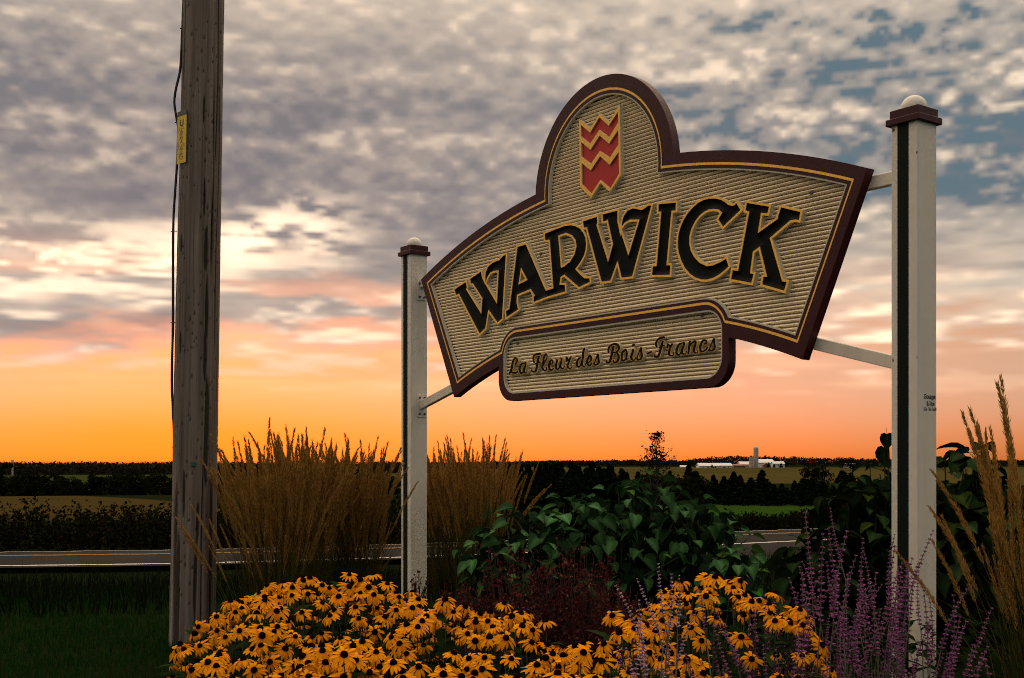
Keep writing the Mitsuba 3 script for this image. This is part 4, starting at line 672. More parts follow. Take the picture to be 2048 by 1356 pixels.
# ---------------------------------------------------------------- ground, road and fields
ROADPX = [(-900, 29.3), (-400, 30.8), (0, 32.2), (340, 32.95), (780, 35.1), (1160, 38.0), (1500, 41.7), (1800, 45.6), (2200, 52.0), (2800, 64.0)]
rp = np.array([((x - 1024) / 2400 * d, d) for x, d in ROADPX])
d0, d1 = rp[0] - rp[1], rp[-1] - rp[-2]
rp = np.vstack([rp[0] + d0 * np.linspace(40, 1, 12)[:, None], rp, rp[-1] + d1 * np.linspace(1, 30, 12)[:, None]])
from scipy.interpolate import CubicSpline
tk = np.r_[0, np.cumsum(np.linalg.norm(np.diff(rp, axis=0), axis=1))]
ROAD = CubicSpline(tk, rp)(np.linspace(0, tk[-1], 2400))
RT = np.gradient(ROAD, axis=0)
RT /= np.linalg.norm(RT, axis=1, keepdims=True)
RN = np.stack([-RT[:, 1], RT[:, 0]], 1)                 # away from the camera
from scipy.spatial import cKDTree
_road_tree = cKDTree(ROAD)


def road_s(x, y):
    """Signed distance from the road's centre line, positive beyond it."""
    q = np.stack([np.ravel(x), np.ravel(y)], 1)
    _, k = _road_tree.query(q)
    return ((q - ROAD[k]) * RN[k]).sum(1).reshape(np.shape(x))


ROAD_Z = -1.25
NEAR_S = ([-60, -23.5, -21.0, -18, -13, -9, -6, -4.2, -3.4, 0], [0, 0, -0.10, -0.62, -1.45, -1.90, -1.75, -1.42, -1.40, -1.42])
FAR_R = [0, 40, 60, 80, 100, 150, 250, 350, 450, 600, 900, 1200, 2000, 4000, 9000]
LEFT_Z = [-1.5, -1.55, -1.65, -1.75, -1.95, -2.65, -7.0, -6.4, -5.5, -5.0, -8.0, -8, -9, -14, -30]
RIGHT_Z = [-1.5, -1.6, -1.9, -2.1, -2.35, -3.3, -4.4, -4.6, -4.3, -3.7, -2.6, -1.5, 0.2, 1.0, -20]


def ground_z(x, y):
    x, y = np.asarray(x, float), np.asarray(y, float)
    r = np.hypot(x, y)
    az = np.degrees(np.arctan2(x, y))
    s = road_s(x, y)
    near = np.interp(s, *NEAR_S)
    flat = np.clip((x - 3.0) / 5.0, 0, 1)
    near = near * (1 - flat) + np.maximum(near, -1.36) * flat
    t = np.clip((az + 8) / 10, 0, 1)
    t = t * t * (3 - 2 * t)
    far = np.interp(r, FAR_R, LEFT_Z) * (1 - t) + np.interp(r, FAR_R, RIGHT_Z) * t
    f = np.clip((s - 3.4) / 4.0, 0, 1)
    far = far * f + -1.45 * (1 - f)
    behind = np.clip((-az - 100) / 40, 0, 1) + np.clip((az - 100) / 40, 0, 1)
    z = np.where(s < 0, near, far) * (1 - behind)
    bump = (meshkit.fbm(np.stack([x * 0.5, y * 0.5, x * 0], -1), 3, 51) - 0.5) * 0.05
    hump = (meshkit.fbm(np.stack([x * 0.012, y * 0.012, x * 0], -1), 3, 52) - 0.5) * 1.4 * np.clip((r - 120) / 200, 0, 1)
    return z + bump * np.clip((np.abs(s) - 3.6) / 2, 0, 1) + hump


azs = np.radians(np.unique(np.concatenate([np.arange(-180, -40, 4.0), np.arange(-40, -26, 1.0), np.arange(-26, 26.01, 0.25), np.arange(26, 40, 1.0), np.arange(40, 180.1, 4.0)])))
rs = np.concatenate([[0.3], np.geomspace(1.5, 60, 150), np.geomspace(61.5, 9000, 130)])
RR, AZ = np.meshgrid(rs, azs, indexing='ij')
GX, GY = RR * np.sin(AZ), RR * np.cos(AZ)
i, j = np.meshgrid(np.arange(len(rs) - 1), np.arange(len(azs) - 1), indexing='ij')
na = len(azs)
GF = np.stack([i * na + j, i * na + j + 1, (i + 1) * na + j + 1, (i + 1) * na + j], -1).reshape(-1, 4)


def soil(p, n, uv):
    r = dr.sqrt(p.x * p.x + p.y * p.y)
    az = dr.atan2(p.x, p.y) * 57.2958
    big = fbm(p.x * 0.03, p.y * 0.03, 0, 3)
    mid = fbm(p.x * 0.4, p.y * 0.4, 0, 3)
    small = fbm(p.x * 9, p.y * 9, 0, 3)
    c = mix((0.006, 0.010, 0.004), (0.011, 0.016, 0.006), mid * 0.6 + small * 0.4)          # rough grass
    rw = r * (1 + 0.05 * (big - 0.5)) + az * 0.0
    lim = 112 + dr.clip(-az - 16.6, -4, 20) * 11
    left = smoothstep(-5, -8, az)
    right = 1 - left
    lush = smoothstep(6.5, 8.5, az)
    tan = mix((0.056, 0.038, 0.012), (0.036, 0.028, 0.010), fbm(p.x * 0.15, p.y * 0.5, 0, 3))
    c = mix(c, tan, left * smoothstep(62, 70, rw) * smoothstep(lim + 6, lim - 4, rw))                # ripe field
    c = mix(c, mix((0.032, 0.044, 0.011), (0.025, 0.032, 0.010), mid), left * smoothstep(330, 350, rw) * smoothstep(720, 700, rw))
    c = mix(c, mix((0.022, 0.056, 0.006), (0.016, 0.040, 0.006), mid), lush * smoothstep(58, 62, rw) * smoothstep(108, 104, rw))
    corn = mix((0.062, 0.050, 0.016), (0.040, 0.038, 0.013), smoothstep(0.3, 0.7, fbm(p.x * 0.012, p.y * 0.012, 0, 3)) * 0.6 + fbm(p.x * 0.2, p.y * 0.05, 0, 3) * 0.4)
    c = mix(c, corn, right * smoothstep(330, 345, rw) * smoothstep(985, 960, rw))
    return c


scene['soil'] = {'type': 'twosided', 'bsdf': {'type': 'diffuse', 'reflectance': proc(soil)}}
put('ground', (np.stack([GX, GY, ground_z(GX, GY)], -1).reshape(-1, 3), GF), 'soil', True)
say('ground', kind='structure')


def asphalt(p, n, uv):
    g = fbm(p.x * 30, p.y * 30, 0, 2)
    patch = fbm(p.x * 0.7, p.y * 0.7, 0, 3)
    return mix((0.022, 0.021, 0.021), (0.042, 0.040, 0.039), g * 0.5 + patch * 0.5)


scene['asphalt'] = {'type': 'twosided', 'bsdf': {'type': 'diffuse', 'reflectance': proc(asphalt)}}


def strip(s0, s1, lift, pieces=8, i0=0, i1=None, thick=0.0):
    ss = np.linspace(s0, s1, pieces + 1)
    sl = slice(i0, i1)
    P = ROAD[sl][:, None] + ss[None, :, None] * RN[sl][:, None]
    z = ROAD_Z - 0.040 * np.clip(ss, 0, 9) - 0.004 * np.clip(-ss, 0, 9) + lift
    V = np.concatenate([P, np.broadcast_to(z, P.shape[:2])[..., None]], -1)
    n, m = V.shape[:2]
    i, j = np.meshgrid(np.arange(n - 1), np.arange(m - 1), indexing='ij')
    F = np.stack([i * m + j, (i + 1) * m + j, (i + 1) * m + j + 1, i * m + j + 1], -1).reshape(-1, 4)
    return V.reshape(-1, 3), F[:, ::-1]


put('road', strip(-3.75, 3.45, 0.0), 'asphalt')
say('road', kind='structure')
put('road__edge_line', strip(-3.32, -3.14, 0.005, 1), 'road_white')
put('road__centre_line', strip(-0.17, -0.06, 0.005, 1), 'road_yellow')
put('road__centre_line_001', strip(0.06, 0.17, 0.005, 1), 'road_yellow')
put('road__far_edge_line', strip(3.02, 3.16, 0.005, 1), 'road_white')
# the paved mouth of a side road on the right
ww = np.array([((x - 1024) / 2400 * d, d) for x, d in [(1330, 37.0), (1400, 33.5), (1450, 26), (1500, 22), (1760, 22), (1760, 30), (1800, 41.2), (1640, 38.9), (1500, 37.3)]])
sm = trimesh.creation.triangulate_polygon(Polygon(ww).buffer(0.4).buffer(-0.2), engine='earcut')
sv = np.column_stack([sm[0], np.full(len(sm[0]), -1.262)])
put('side_road', (sv, sm[1]), 'asphalt')
say('side_road', kind='structure')


# ---------------------------------------------------------------- far trees, hedges and weeds
def leaf_cloud(rng, pts, size, col, var=0.5, up=0.3):
    """Small leaf faces (two triangles each) at the points, facing every way, as (v, f, colours)."""
    n = len(pts)
    a = rng.normal(size=(n, 3))
    a[:, 2] += up
    a /= np.linalg.norm(a, axis=1, keepdims=True)
    b = np.cross(a, rng.normal(size=(n, 3)))
    b /= np.linalg.norm(b, axis=1, keepdims=True)
    c = np.cross(a, b)
    s = size * rng.uniform(0.6, 1.4, (n, 1))
    w = s * rng.uniform(0.4, 0.8, (n, 1))
    V = np.stack([pts - b * s, pts + c * w, pts + b * s, pts - c * w], 1).reshape(-1, 3)
    k = np.arange(n)[:, None] * 4
    F = np.vstack([k + [0, 1, 2], k + [0, 2, 3]])
    C = np.repeat(np.asarray(col) * rng.uniform(1 - var, 1 + var, (n, 1)), 4, 0)
    return V, F, C


def conifer_parts(rng, h, w, n):
    """A young conifer: whorls of sagging boughs, ragged towards the tip. Unit: metres."""
    t = rng.uniform(0.03, 1, n) ** 0.8
    lay = np.floor(t * 13) / 13 + rng.normal(0, 0.012, n)
    boughs = rng.uniform(0, 2 * np.pi, (14, 9))
    li = np.clip((t * 13).astype(int), 0, 13)
    a = boughs[li, rng.integers(0, 9, n)] + rng.normal(0, 0.16, n)
    reach = w / 2 * (1.02 - lay) * (0.75 + 0.5 * rng.random((14, 9)))[li, rng.integers(0, 9, n)]
    q = np.sqrt(rng.random(n))
    r = reach * q
    z = h * (0.04 + 0.96 * lay) - 0.18 * r + 0.06 * h * (1 - q) * 0.3
    return np.stack([r * np.cos(a), r * np.sin(a), z], 1)


def add_group(key, kids):
    scene[key] = {'type': 'shapegroup', **kids}


rng = np.random.default_rng(100)
for v in range(4):
    h, w = 1.0, (0.62, 0.55, 0.70, 0.5)[v]
    pts = conifer_parts(rng, h, w, 2600)
    V, F, C = leaf_cloud(rng, pts, 0.036, (0.007, 0.012, 0.005), 0.5)
    tip = tube([(0, 0, 0.6), (0, 0, 1.03)], [0.008, 0.003], 4)
    tr = tube([(0, 0, -0.1), (0, 0, 0.7)], [0.022, 0.010], 6)
    add_group(f'conifer_kind_{v}', {'crown': mikit.ply((V, F), 'far_leaf', smooth=False, color=np.clip(C, 0.001, 1)), 'trunk': mikit.ply(join(tr, tip), 'bark')})


def broad_tree_points(rng, n, blobs, h0, h1, w):
    cs = np.stack([rng.normal(0, w * 0.22, blobs), rng.normal(0, w * 0.22, blobs), rng.uniform(h0, h1, blobs)], 1)
    rad = rng.uniform(0.12, 0.24, blobs) * w
    k = rng.integers(0, blobs, n)
    u = rng.normal(size=(n, 3))
    u /= np.linalg.norm(u, axis=1, keepdims=True)
    return cs[k] + u * (rad[k] * rng.uniform(0.55, 1.05, n))[:, None] * [1, 1, 0.85]


for v in range(5):
    pts = broad_tree_points(rng, 2200, 18, 0.16, 0.86, (0.9, 1.1, 0.75, 1.0, 0.6)[v])
    V, F, C = leaf_cloud(rng, pts, 0.040, (0.009, 0.012, 0.006), 0.5)
    tr = [tube([(0, 0, -0.1), (0.01, 0, 0.3), (0, 0.01, 0.75)], [0.03, 0.022, 0.008], 6)]
    for q in range(5):
        e = pts[rng.integers(0, len(pts))]
        tr.append(tube([(0.005, 0, 0.28 + 0.05 * q), e * 0.95], [0.012, 0.004], 4))
    add_group(f'broad_kind_{v}', {'crown': mikit.ply((V, F), 'far_leaf', smooth=False, color=np.clip(C, 0.001, 1)), 'trunk': mikit.ply(join(*tr), 'bark')})


def at(px, d):
    return (px - 1024) / 2400 * d


def top_h(py, d, zg):
    return EYE + (925 - py) / 2400 * d - zg


def plant_tree(name, kind, px, d, h, wide, label, cat, group, rng):
    x = at(px, d)
    z = float(ground_z(x, d))
    key = free(name)
    R = rz(rng.uniform(0, 6.28)) @ np.diag([h * wide, h * wide, h])
    inst(key, kind, R, [x, d, z])
    say(key, label, cat, group)
    return key


rng = np.random.default_rng(201)
# the plantation right of centre: rows of young conifers in front of the farm's hill
for row, (d, ybase) in enumerate(((101, 962), (106, 957), (112, 953), (118, 950))):
    for px in np.arange(1325 + row * 9, 1730, 36 if row else 33):
        py = ybase + rng.uniform(-12, 14) + 8 * math.sin(px * 0.021)
        x = at(px, d)
        h = top_h(py, d, float(ground_z(x, d)))
        plant_tree('young_conifer', f'conifer_kind_{rng.integers(0, 4)}', px + rng.uniform(-16, 16), d, h * (rng.uniform(0.78, 1.0) if rng.random() < 0.75 else rng.uniform(1.02, 1.22)), rng.uniform(1.0, 2.1), 'dark young conifer in the planted rows below the hilltop farm', 'conifer', 'conifers of the plantation below the farm', rng)
# the nearer dark conifer hedge left of the shrub
for row, d in enumerate((56, 60, 64)):
    for px in np.arange(1010 + row * 12, 1290, 34):
        py = 928 + rng.uniform(-9, 9) + (max(0, px - 1200) * 0.14)
        x = at(px, d)
        h = top_h(py, d, float(ground_z(x, d)))
        plant_tree('hedge_conifer', f'conifer_kind_{rng.integers(0, 4)}', px + rng.uniform(-8, 8), d, h, rng.uniform(0.8, 1.1), 'dark conifer in the thick hedge behind the tall reed grass', 'conifer', 'conifers of the dark hedge', rng)
for px in (1225, 1250, 1280, 1345, 1375):
    d = 70 + rng.uniform(-3, 3)
    x = at(px, d)
    plant_tree('hedge_tree', f'broad_kind_{rng.integers(0, 5)}', px, d, top_h(950 + rng.uniform(-8, 8), d, float(ground_z(x, d))), 0.9, 'dark bushy tree in the gap beside the slender young tree', 'tree', 'bushy trees beside the slender tree', rng)
for px, py, d, lab in ((1378, 922, 150, 'dark pointed tree standing in front of the white farm house'), (1640, 928, 150, 'pine with a flat ragged top above the plantation'), (1702, 914, 700, 'round dark tree alone on the hill beside the far house')):
    x = at(px, d)
    plant_tree('lone_tree', 'broad_kind_1' if px > 1500 else 'conifer_kind_2', px, d, top_h(py, d, float(ground_z(x, d))), 0.9 if px < 1650 else 1.3, lab, 'tree', None, rng)
# the hedgerow at the left, beyond the ripe field
for k, px in enumerate(np.arange(-30, 800, 17)):
    d = float(np.interp(px, [0, 310, 800], [215, 150, 140])) + rng.uniform(0, 18)
    py = 946 + rng.uniform(-5, 7) - 6 * (px > 230) * (px < 300) + 10 * (120 < px < 180)
    x = at(px, d)
    plant_tree('hedgerow_tree', f'broad_kind_{rng.integers(0, 5)}', px, d, top_h(py, d, float(ground_z(x, d))), rng.uniform(0.8, 1.2), 'dark tree in the hedgerow between the two far fields at left', 'tree', 'trees of the left hedgerow', rng)
# tall trees at the left edge of the view
plant_tree('edge_tree', 'broad_kind_4', -6, 170, top_h(908, 170, -3.2), 0.8, 'dark tree cut off by the left edge of the view', 'tree', None, rng)

# the far woods along the horizon: one mass
rng = np.random.default_rng(300)
wp_, wc, ws = [], [], []
for px in np.arange(-900, 3000, 5.0):
    left = px < 1050
    for d in ((880, 930) if left else (1080, 1150)):
        d = d + rng.uniform(-20, 20)
        x = at(px, d)
        zg = float(ground_z(x, d))
        if left:
            py = 925 + 9 * (meshkit.noise(np.array([px * 0.012, 0.5, 0.5])) - 0.5) + 5 * (meshkit.noise(np.array([px * 0.05, 7.5, 0.5])) - 0.5) + rng.uniform(-2.0, 2.0)
        else:
            py = np.interp(px, [1050, 1240, 1360, 1420, 1480, 1560, 1640, 1740, 1900, 2100], [924, 922, 921, 914, 911, 913, 917, 919, 922, 923]) + rng.uniform(-3.0, 2.0) + 4 * (meshkit.noise(np.array([px * 0.03, 3.5, 0.5])) - 0.5)
        h = max(5.0, EYE + (925 - py) / 2400 * d - zg)
        n = 46
        u = rng.normal(size=(n, 3))
        u /= np.linalg.norm(u, axis=1, keepdims=True)
        wp_.append(np.array([x, d, zg + h * 0.5]) + u * [2.6, 2.6, h * 0.5] * rng.uniform(0.6, 1.0, (n, 1)))
V, F, C = leaf_cloud(rng, np.vstack(wp_), 1.0, (0.021, 0.018, 0.014), 0.35)
put('far_woods', (V, F), 'far_leaf', False, color=np.clip(C, 0.001, 1))
say('far_woods', 'long dark wood along the whole horizon', 'wood', None, 'stuff')

# weeds along the far verge
rng = np.random.default_rng(310)
_ppx = 1024 + 2400 * ROAD[:, 0] / np.maximum(ROAD[:, 1], 1)
_vis = np.nonzero((_ppx > -400) & (_ppx < 2500) & (ROAD[:, 1] > 20) & (ROAD[:, 1] < 70))[0]
VIS = (int(_vis.min()), int(_vis.max()) + 1)
pts, cols, sz = [], [], []
for k in range(7000):
    idx = rng.integers(*VIS)
    s = rng.uniform(4.6, 9.5)
    p = ROAD[idx] + RN[idx] * s
    pxx = 1024 + 2400 * p[0] / p[1]
    if not -350 < pxx < 2400:
        continue
    tall = 1.45 if pxx < 900 else (0.62 if pxx < 1640 else 0.9)
    h = tall * rng.uniform(0.45, 1.12) * (0.75 + 0.5 * meshkit.noise(np.array([p[0] * 0.5, p[1] * 0.5, 3.0])))
    zg = float(np.interp(s, [3.4, 7.4], [-1.45, -1.62]))
    lean = rng.normal(0, 0.12, 2)
    m = 17
    t = np.sort(rng.uniform(0.05, 1, m))
    q = np.stack([p[0] + lean[0] * t * h + rng.normal(0, 0.05, m), p[1] + lean[1] * t * h + rng.normal(0, 0.05, m), zg + t * h], 1)
    pts.append(q)
    red = rng.random() < 0.22
    base = np.array([0.014, 0.008, 0.005]) if red else np.array([0.008, 0.011, 0.005])
    cols.append(np.repeat(base[None], m, 0))
P, Cc = np.vstack(pts), np.vstack(cols)
V, F, C = leaf_cloud(rng, P, 0.062, (1, 1, 1), 0.4, 0.0)
put('verge_weeds', (V, F), 'far_leaf', False, color=np.clip(C * np.repeat(Cc, 4, 0), 0.001, 1))
say('verge_weeds', 'dark rough weeds along the far side of the road', 'weeds', None, 'stuff')

# the slender young tree behind the shrub
rng = np.random.default_rng(320)
d = 42.0
x = at(1314, d + 8)
d += 8
zg = float(ground_z(x, d))
H = top_h(864, d, zg)
say('slender_tree', 'slender young tree with a thin open crown against the orange sky', 'tree')
tp = [(x, d, zg - 0.1), (x + 0.03, d, zg + H * 0.4), (x - 0.02, d, zg + H * 0.75), (x + 0.02, d, zg + H * 0.99)]
put('slender_tree__trunk', tube(tp, [0.05, 0.04, 0.022, 0.006], 6), 'bark')
br, lp = [], []
for k in range(95):
    t = rng.uniform(0.10, 0.98)
    a = rng.uniform(0, 2 * np.pi)
    ln = H * 0.27 * (1.10 - t) ** 0.75 * rng.uniform(0.3, 1.35)
    b0 = np.array([x, d, zg + H * t])
    b1 = b0 + [ln * math.cos(a), ln * math.sin(a), ln * rng.uniform(0.35, 0.95)]
    br.append(tube([b0, (b0 + b1) / 2 + [0, 0, -0.03], b1], [0.016, 0.011, 0.006], 4))
    m = rng.integers(12, 24)
    tt = rng.uniform(0.3, 1.05, m)[:, None]
    lp.append(b0 + (b1 - b0) * tt + rng.normal(0, 0.075, (m, 3)))
put('slender_tree__branches', join(*br), 'bark')
V, F, C = leaf_cloud(rng, np.vstack(lp), 0.052, (0.010, 0.010, 0.005), 0.4)
put('slender_tree__crown', (V, F), 'far_leaf', False, color=np.clip(C, 0.001, 1))
labels['slender_tree__crown'] = {'kind': 'stuff'}
labels['slender_tree__branches'] = {'kind': 'stuff'}

# ---------------------------------------------------------------- the farm on the hill
FD = 900.0
FM = FD / 2400.0


def gable(x0, x1, d0, d1, z0, eave, ridge, along=True, over=0.4):
    """Walls and roof of a plain gabled building."""
    if along:
        prof = [(d0, z0), (d1, z0), (d1, eave), ((d0 + d1) / 2, ridge), (d0, eave)]
    else:
        prof = [(x0, z0), (x1, z0), (x1, eave), ((x0 + x1) / 2, ridge), (x0, eave)]
    a, b = (x0, x1) if along else (d0, d1)
    q = np.array(prof)
    v = np.vstack([np.column_stack([np.full(5, a), q]) if along else np.column_stack([q[:, 0], np.full(5, a), q[:, 1]]),
                   np.column_stack([np.full(5, b), q]) if along else np.column_stack([q[:, 0], np.full(5, b), q[:, 1]])])
    walls = trimesh.convex.convex_hull(v)
    lo, hi, mid = prof[4][0], prof[2][0], prof[3][0]
    roofs = []
    sl = (ridge - eave) / (mid - lo)
    for e in (lo - over, hi + over):
        ze = eave - over * sl
        pr = [(e, ze + 0.05), (mid, ridge + 0.05), (mid, ridge + 0.40), (e, ze + 0.40)]
        w = []
        for t in (a - over, b + over):
            w += [((t, p, z) if along else (p, t, z)) for p, z in pr]
        roofs.append(trimesh.convex.convex_hull(np.array(w)))
    return walls, trimesh.util.concatenate(roofs)


def building(name, p0, p1, y_ridge, y_eave, y_base, deep, label, cat, along=True, roof='barn_roof', wall='barn_white', off=0.0, doors=()):
    d = FD + off
    m = d / 2400.0
    x0, x1 = at(p0, d), at(p1, d)
    zz = [EYE + (925 - y) * m for y in (y_base, y_eave, y_ridge)]
    w, r = gable(x0, x1, d, d + deep, zz[0] - 1.5, zz[1], zz[2], along)
    key = free(name)
    say(key, label, cat)
    put(key + '__wall', w, wall)
    put(key + '__roof', r, roof)
    for k, (a, b, ya, yb, kind) in enumerate(doors):
        put(free(f'{key}__{kind}'), bxs([at(a, d), d - 0.12, EYE + (925 - yb) * m], [at(b, d), d + 0.3, EYE + (925 - ya) * m]), 'dark_opening')
    return key


building('farm_house', 1362, 1377, 931.5, 934.5, 938, 8, 'small white house furthest left on the far hill', 'house', doors=((1366, 1367.5, 935.3, 936.8, 'window'), (1371, 1372.5, 935.3, 936.8, 'window')))
building('barn', 1399, 1438, 927, 932.5, 939.5, 16, 'long white barn with a pale roof, left of the farm yard', 'barn', doors=((1405, 1408, 935, 939, 'door'), (1415, 1418, 934, 936, 'window'), (1426, 1429, 934, 936, 'window')), off=-30)
building('barn', 1436, 1464, 927, 932, 938, 14, 'white barn with two roof vents between long barn and low shed', 'barn', off=-20, doors=((1446, 1451, 934, 938, 'door'), (1456, 1458, 933.5, 935, 'window')))
building('low_shed', 1462, 1499, 929, 931.5, 935, 9, 'long low open shed left of the two silos', 'shed', roof='barn_roof_red', wall='concrete', doors=((1468, 1490, 932.6, 934.8, 'opening'),))
building('barn', 1481, 1505, 924, 929, 934, 14, 'white barn roof behind the long low shed', 'barn', off=16)
building('big_barn', 1516, 1549, 919, 926, 934.5, 20, 'largest white barn with a wide pale roof beside the tall silo', 'barn', off=14, doors=((1524, 1528, 929, 931, 'window'), (1533, 1537, 929, 931, 'window')))
building('farm_shed', 1528, 1537, 927.5, 930, 935, 6, 'small dark red shed in front of the largest barn', 'shed', along=False, roof='barn_roof_red', wall='barn_roof_red', off=-6, doors=((1531, 1533, 932, 934.6, 'door'),))
building('farm_house', 1547, 1569, 923.5, 928, 934, 9, 'white house at the right end of the farm', 'house', off=4, doors=((1551, 1552.5, 929.5, 931.5, 'window'), (1556, 1557.5, 929.5, 931.5, 'window'), (1561, 1562.5, 929.5, 931.5, 'window')))
building('far_house', 1693, 1712, 927.5, 929, 931.5, 8, 'tiny pale house by the round tree at the far right', 'house', doors=((1698, 1699, 929.6, 930.6, 'window'),))


def silo(name, px, wpx, ytop, ybase, dome, label, off):
    d = FD + off
    m = d / 2400
    r = wpx * m / 2
    zb, zt = EYE + (925 - ybase) * m - 1.5, EYE + (925 - ytop) * m
    zc = zt - (r if dome else 0.3)
    key = free(name)
    say(key, label, 'silo')
    c = trimesh.creation.cylinder(r, zc - zb, sections=28)
    c.apply_translation([at(px, d), d, (zc + zb) / 2])
    put(key + '__shell', c, 'concrete', 40)
    if dome:
        t = np.linspace(0, math.pi / 2, 8)
        cap = trimesh.creation.revolve(np.stack([r * 1.02 * np.cos(t), r * np.sin(t)], 1), sections=28)
        cap.apply_translation([at(px, d), d, zc])
        put(key + '__dome', cap, 'barn_roof', True)
    for q, zz in enumerate(np.linspace(zb + 2, zc - 0.3, 9 if dome else 4)):
        ring = trimesh.creation.annulus(r * 0.99, r + 0.05, 0.12, sections=28)
        ring.apply_translation([at(px, d), d, zz])
        put(free(key + '__hoop'), ring, 'steel_dark')
    return key


silo('silo', 1512, 9.6, 892, 935, True, 'tall domed concrete silo, highest point of the far farm', -10)
silo('silo', 1502.5, 9.0, 912.5, 935, False, 'short open-topped pale silo left of the tall domed one', -13)
for px, py, lab in ((1424, 929, 'left of the barn with roof vents'), (1431, 932, 'right against the long barn'), (1537.5, 925, 'in front of the big barn'), (1548, 928, 'before the right farm house'), (1562, 926, 'at the right end of the farm house')):
    x = at(px, FD - 45)
    plant_tree('yard_tree', f'conifer_kind_{int(px) % 4}', px, FD - 45, top_h(py - 1, FD - 45, float(ground_z(x, FD - 45))), 1.4, 'small dark conifer ' + lab, 'conifer', None, rng)
# the water tower on the left horizon
d = 800.0
x, m = at(25, d), d / 2400
key = 'water_tower'
say(key, 'small pale water tower on the left horizon', 'water tower')
c = trimesh.creation.cylinder(3.2 * m, 5.0 * m, sections=20)
c.apply_translation([x, d, EYE + (925 - 921.8) * m])
put(key + '__tank', c, 'barn_white', 40)
c = trimesh.creation.cylinder(1.6 * m, 34 * m, sections=14)
c.apply_translation([x, d, EYE + (925 - 941.4) * m])
put(key + '__column', c, 'concrete', 40)
# ---------------------------------------------------------------- lawn
rng = np.random.default_rng(400)


def blades(rng, x, y, z, h, w, lean, col, var=0.4):
    """Single grass blades: bent two-segment strips."""
    n = len(x)
    a = rng.uniform(0, 2 * np.pi, n)
    t = rng.uniform(0, 2 * np.pi, n)
    L = np.abs(rng.normal(0, lean, n)) * h
    dx, dy = np.cos(a), np.sin(a)
    lx, ly = np.cos(t) * L, np.sin(t) * L
    p0 = np.stack([x - dx * w, y - dy * w, z], 1)
    p1 = np.stack([x + dx * w, y + dy * w, z], 1)
    p2 = np.stack([x + lx * 0.35 - dx * w * 0.7, y + ly * 0.35 - dy * w * 0.7, z + h * 0.6], 1)
    p3 = np.stack([x + lx * 0.35 + dx * w * 0.7, y + ly * 0.35 + dy * w * 0.7, z + h * 0.6], 1)
    p4 = np.stack([x + lx, y + ly, z + h * np.sqrt(np.clip(1 - (L / h) ** 2 * 0.5, 0.2, 1))], 1)
    V = np.stack([p0, p1, p2, p3, p4], 1).reshape(-1, 3)
    k = np.arange(n)[:, None] * 5
    F = np.vstack([k + [0, 1, 3], k + [0, 3, 2], k + [2, 3, 4]])
    C = np.repeat(np.asarray(col) * rng.uniform(1 - var, 1 + var, (n, 1)), 5, 0)
    return V, F, C


n = 62000
gy = rng.uniform(4.6, 13.5, n)
gx = rng.uniform(-0.50, 0.02, n) * gy
s = road_s(gx, gy)
ok = s < -19.5
gx, gy = gx[ok], gy[ok]
clump = meshkit.fbm(np.stack([gx * 2.2, gy * 2.2, gx * 0], -1), 3, 61)
h = 0.035 + 0.055 * clump * rng.uniform(0.5, 1.3, len(gx))
A1 = blades(rng, gx, gy, ground_z(gx, gy) - 0.004, h, 0.0022, 0.55, (0.0080, 0.034, 0.0045))
n = 18000
gy2 = rng.uniform(4.0, 12, n)
gx2 = rng.uniform(0.02, 0.50, n) * gy2
A2 = blades(rng, gx2, gy2, ground_z(gx2, gy2) - 0.004, 0.06 * rng.uniform(0.6, 1.4, n), 0.003, 0.5, (0.008, 0.018, 0.005))
# longer rough grass on the bank and in the ditch before the road
n = 46000
gy3 = rng.uniform(9, 36, n)
gx3 = rng.uniform(-0.52, 0.52, n) * gy3
s3 = road_s(gx3, gy3)
ok3 = (s3 > -24) & (s3 < -3.9) & ~((gx3 > 3.0) & (gy3 > 20))
gx3, gy3 = gx3[ok3], gy3[ok3]
A4 = blades(rng, gx3, gy3, ground_z(gx3, gy3) - 0.01, rng.uniform(0.12, 0.34, len(gx3)), 0.006, 0.5, (0.006, 0.010, 0.004), 0.5)
# a rough tuft by the foot of the pole
k = 900
tx, ty = rng.normal(-1.62, 0.22, k), rng.normal(5.6, 0.35, k)
A3 = blades(rng, tx, ty, ty * 0, rng.uniform(0.12, 0.42, k), 0.0022, 0.5, (0.016, 0.024, 0.007))
V, F = join(A1[:2], A2[:2], A3[:2], A4[:2])
put('lawn_grass', (V, F), 'grass_blade', False, color=np.clip(np.vstack([A1[2], A2[2], A3[2], A4[2]]), 0.001, 1))
say('lawn_grass', 'short dark green grass of the lawn', 'grass', None, 'stuff')

# ---------------------------------------------------------------- black-eyed susans
rng = np.random.default_rng(500)


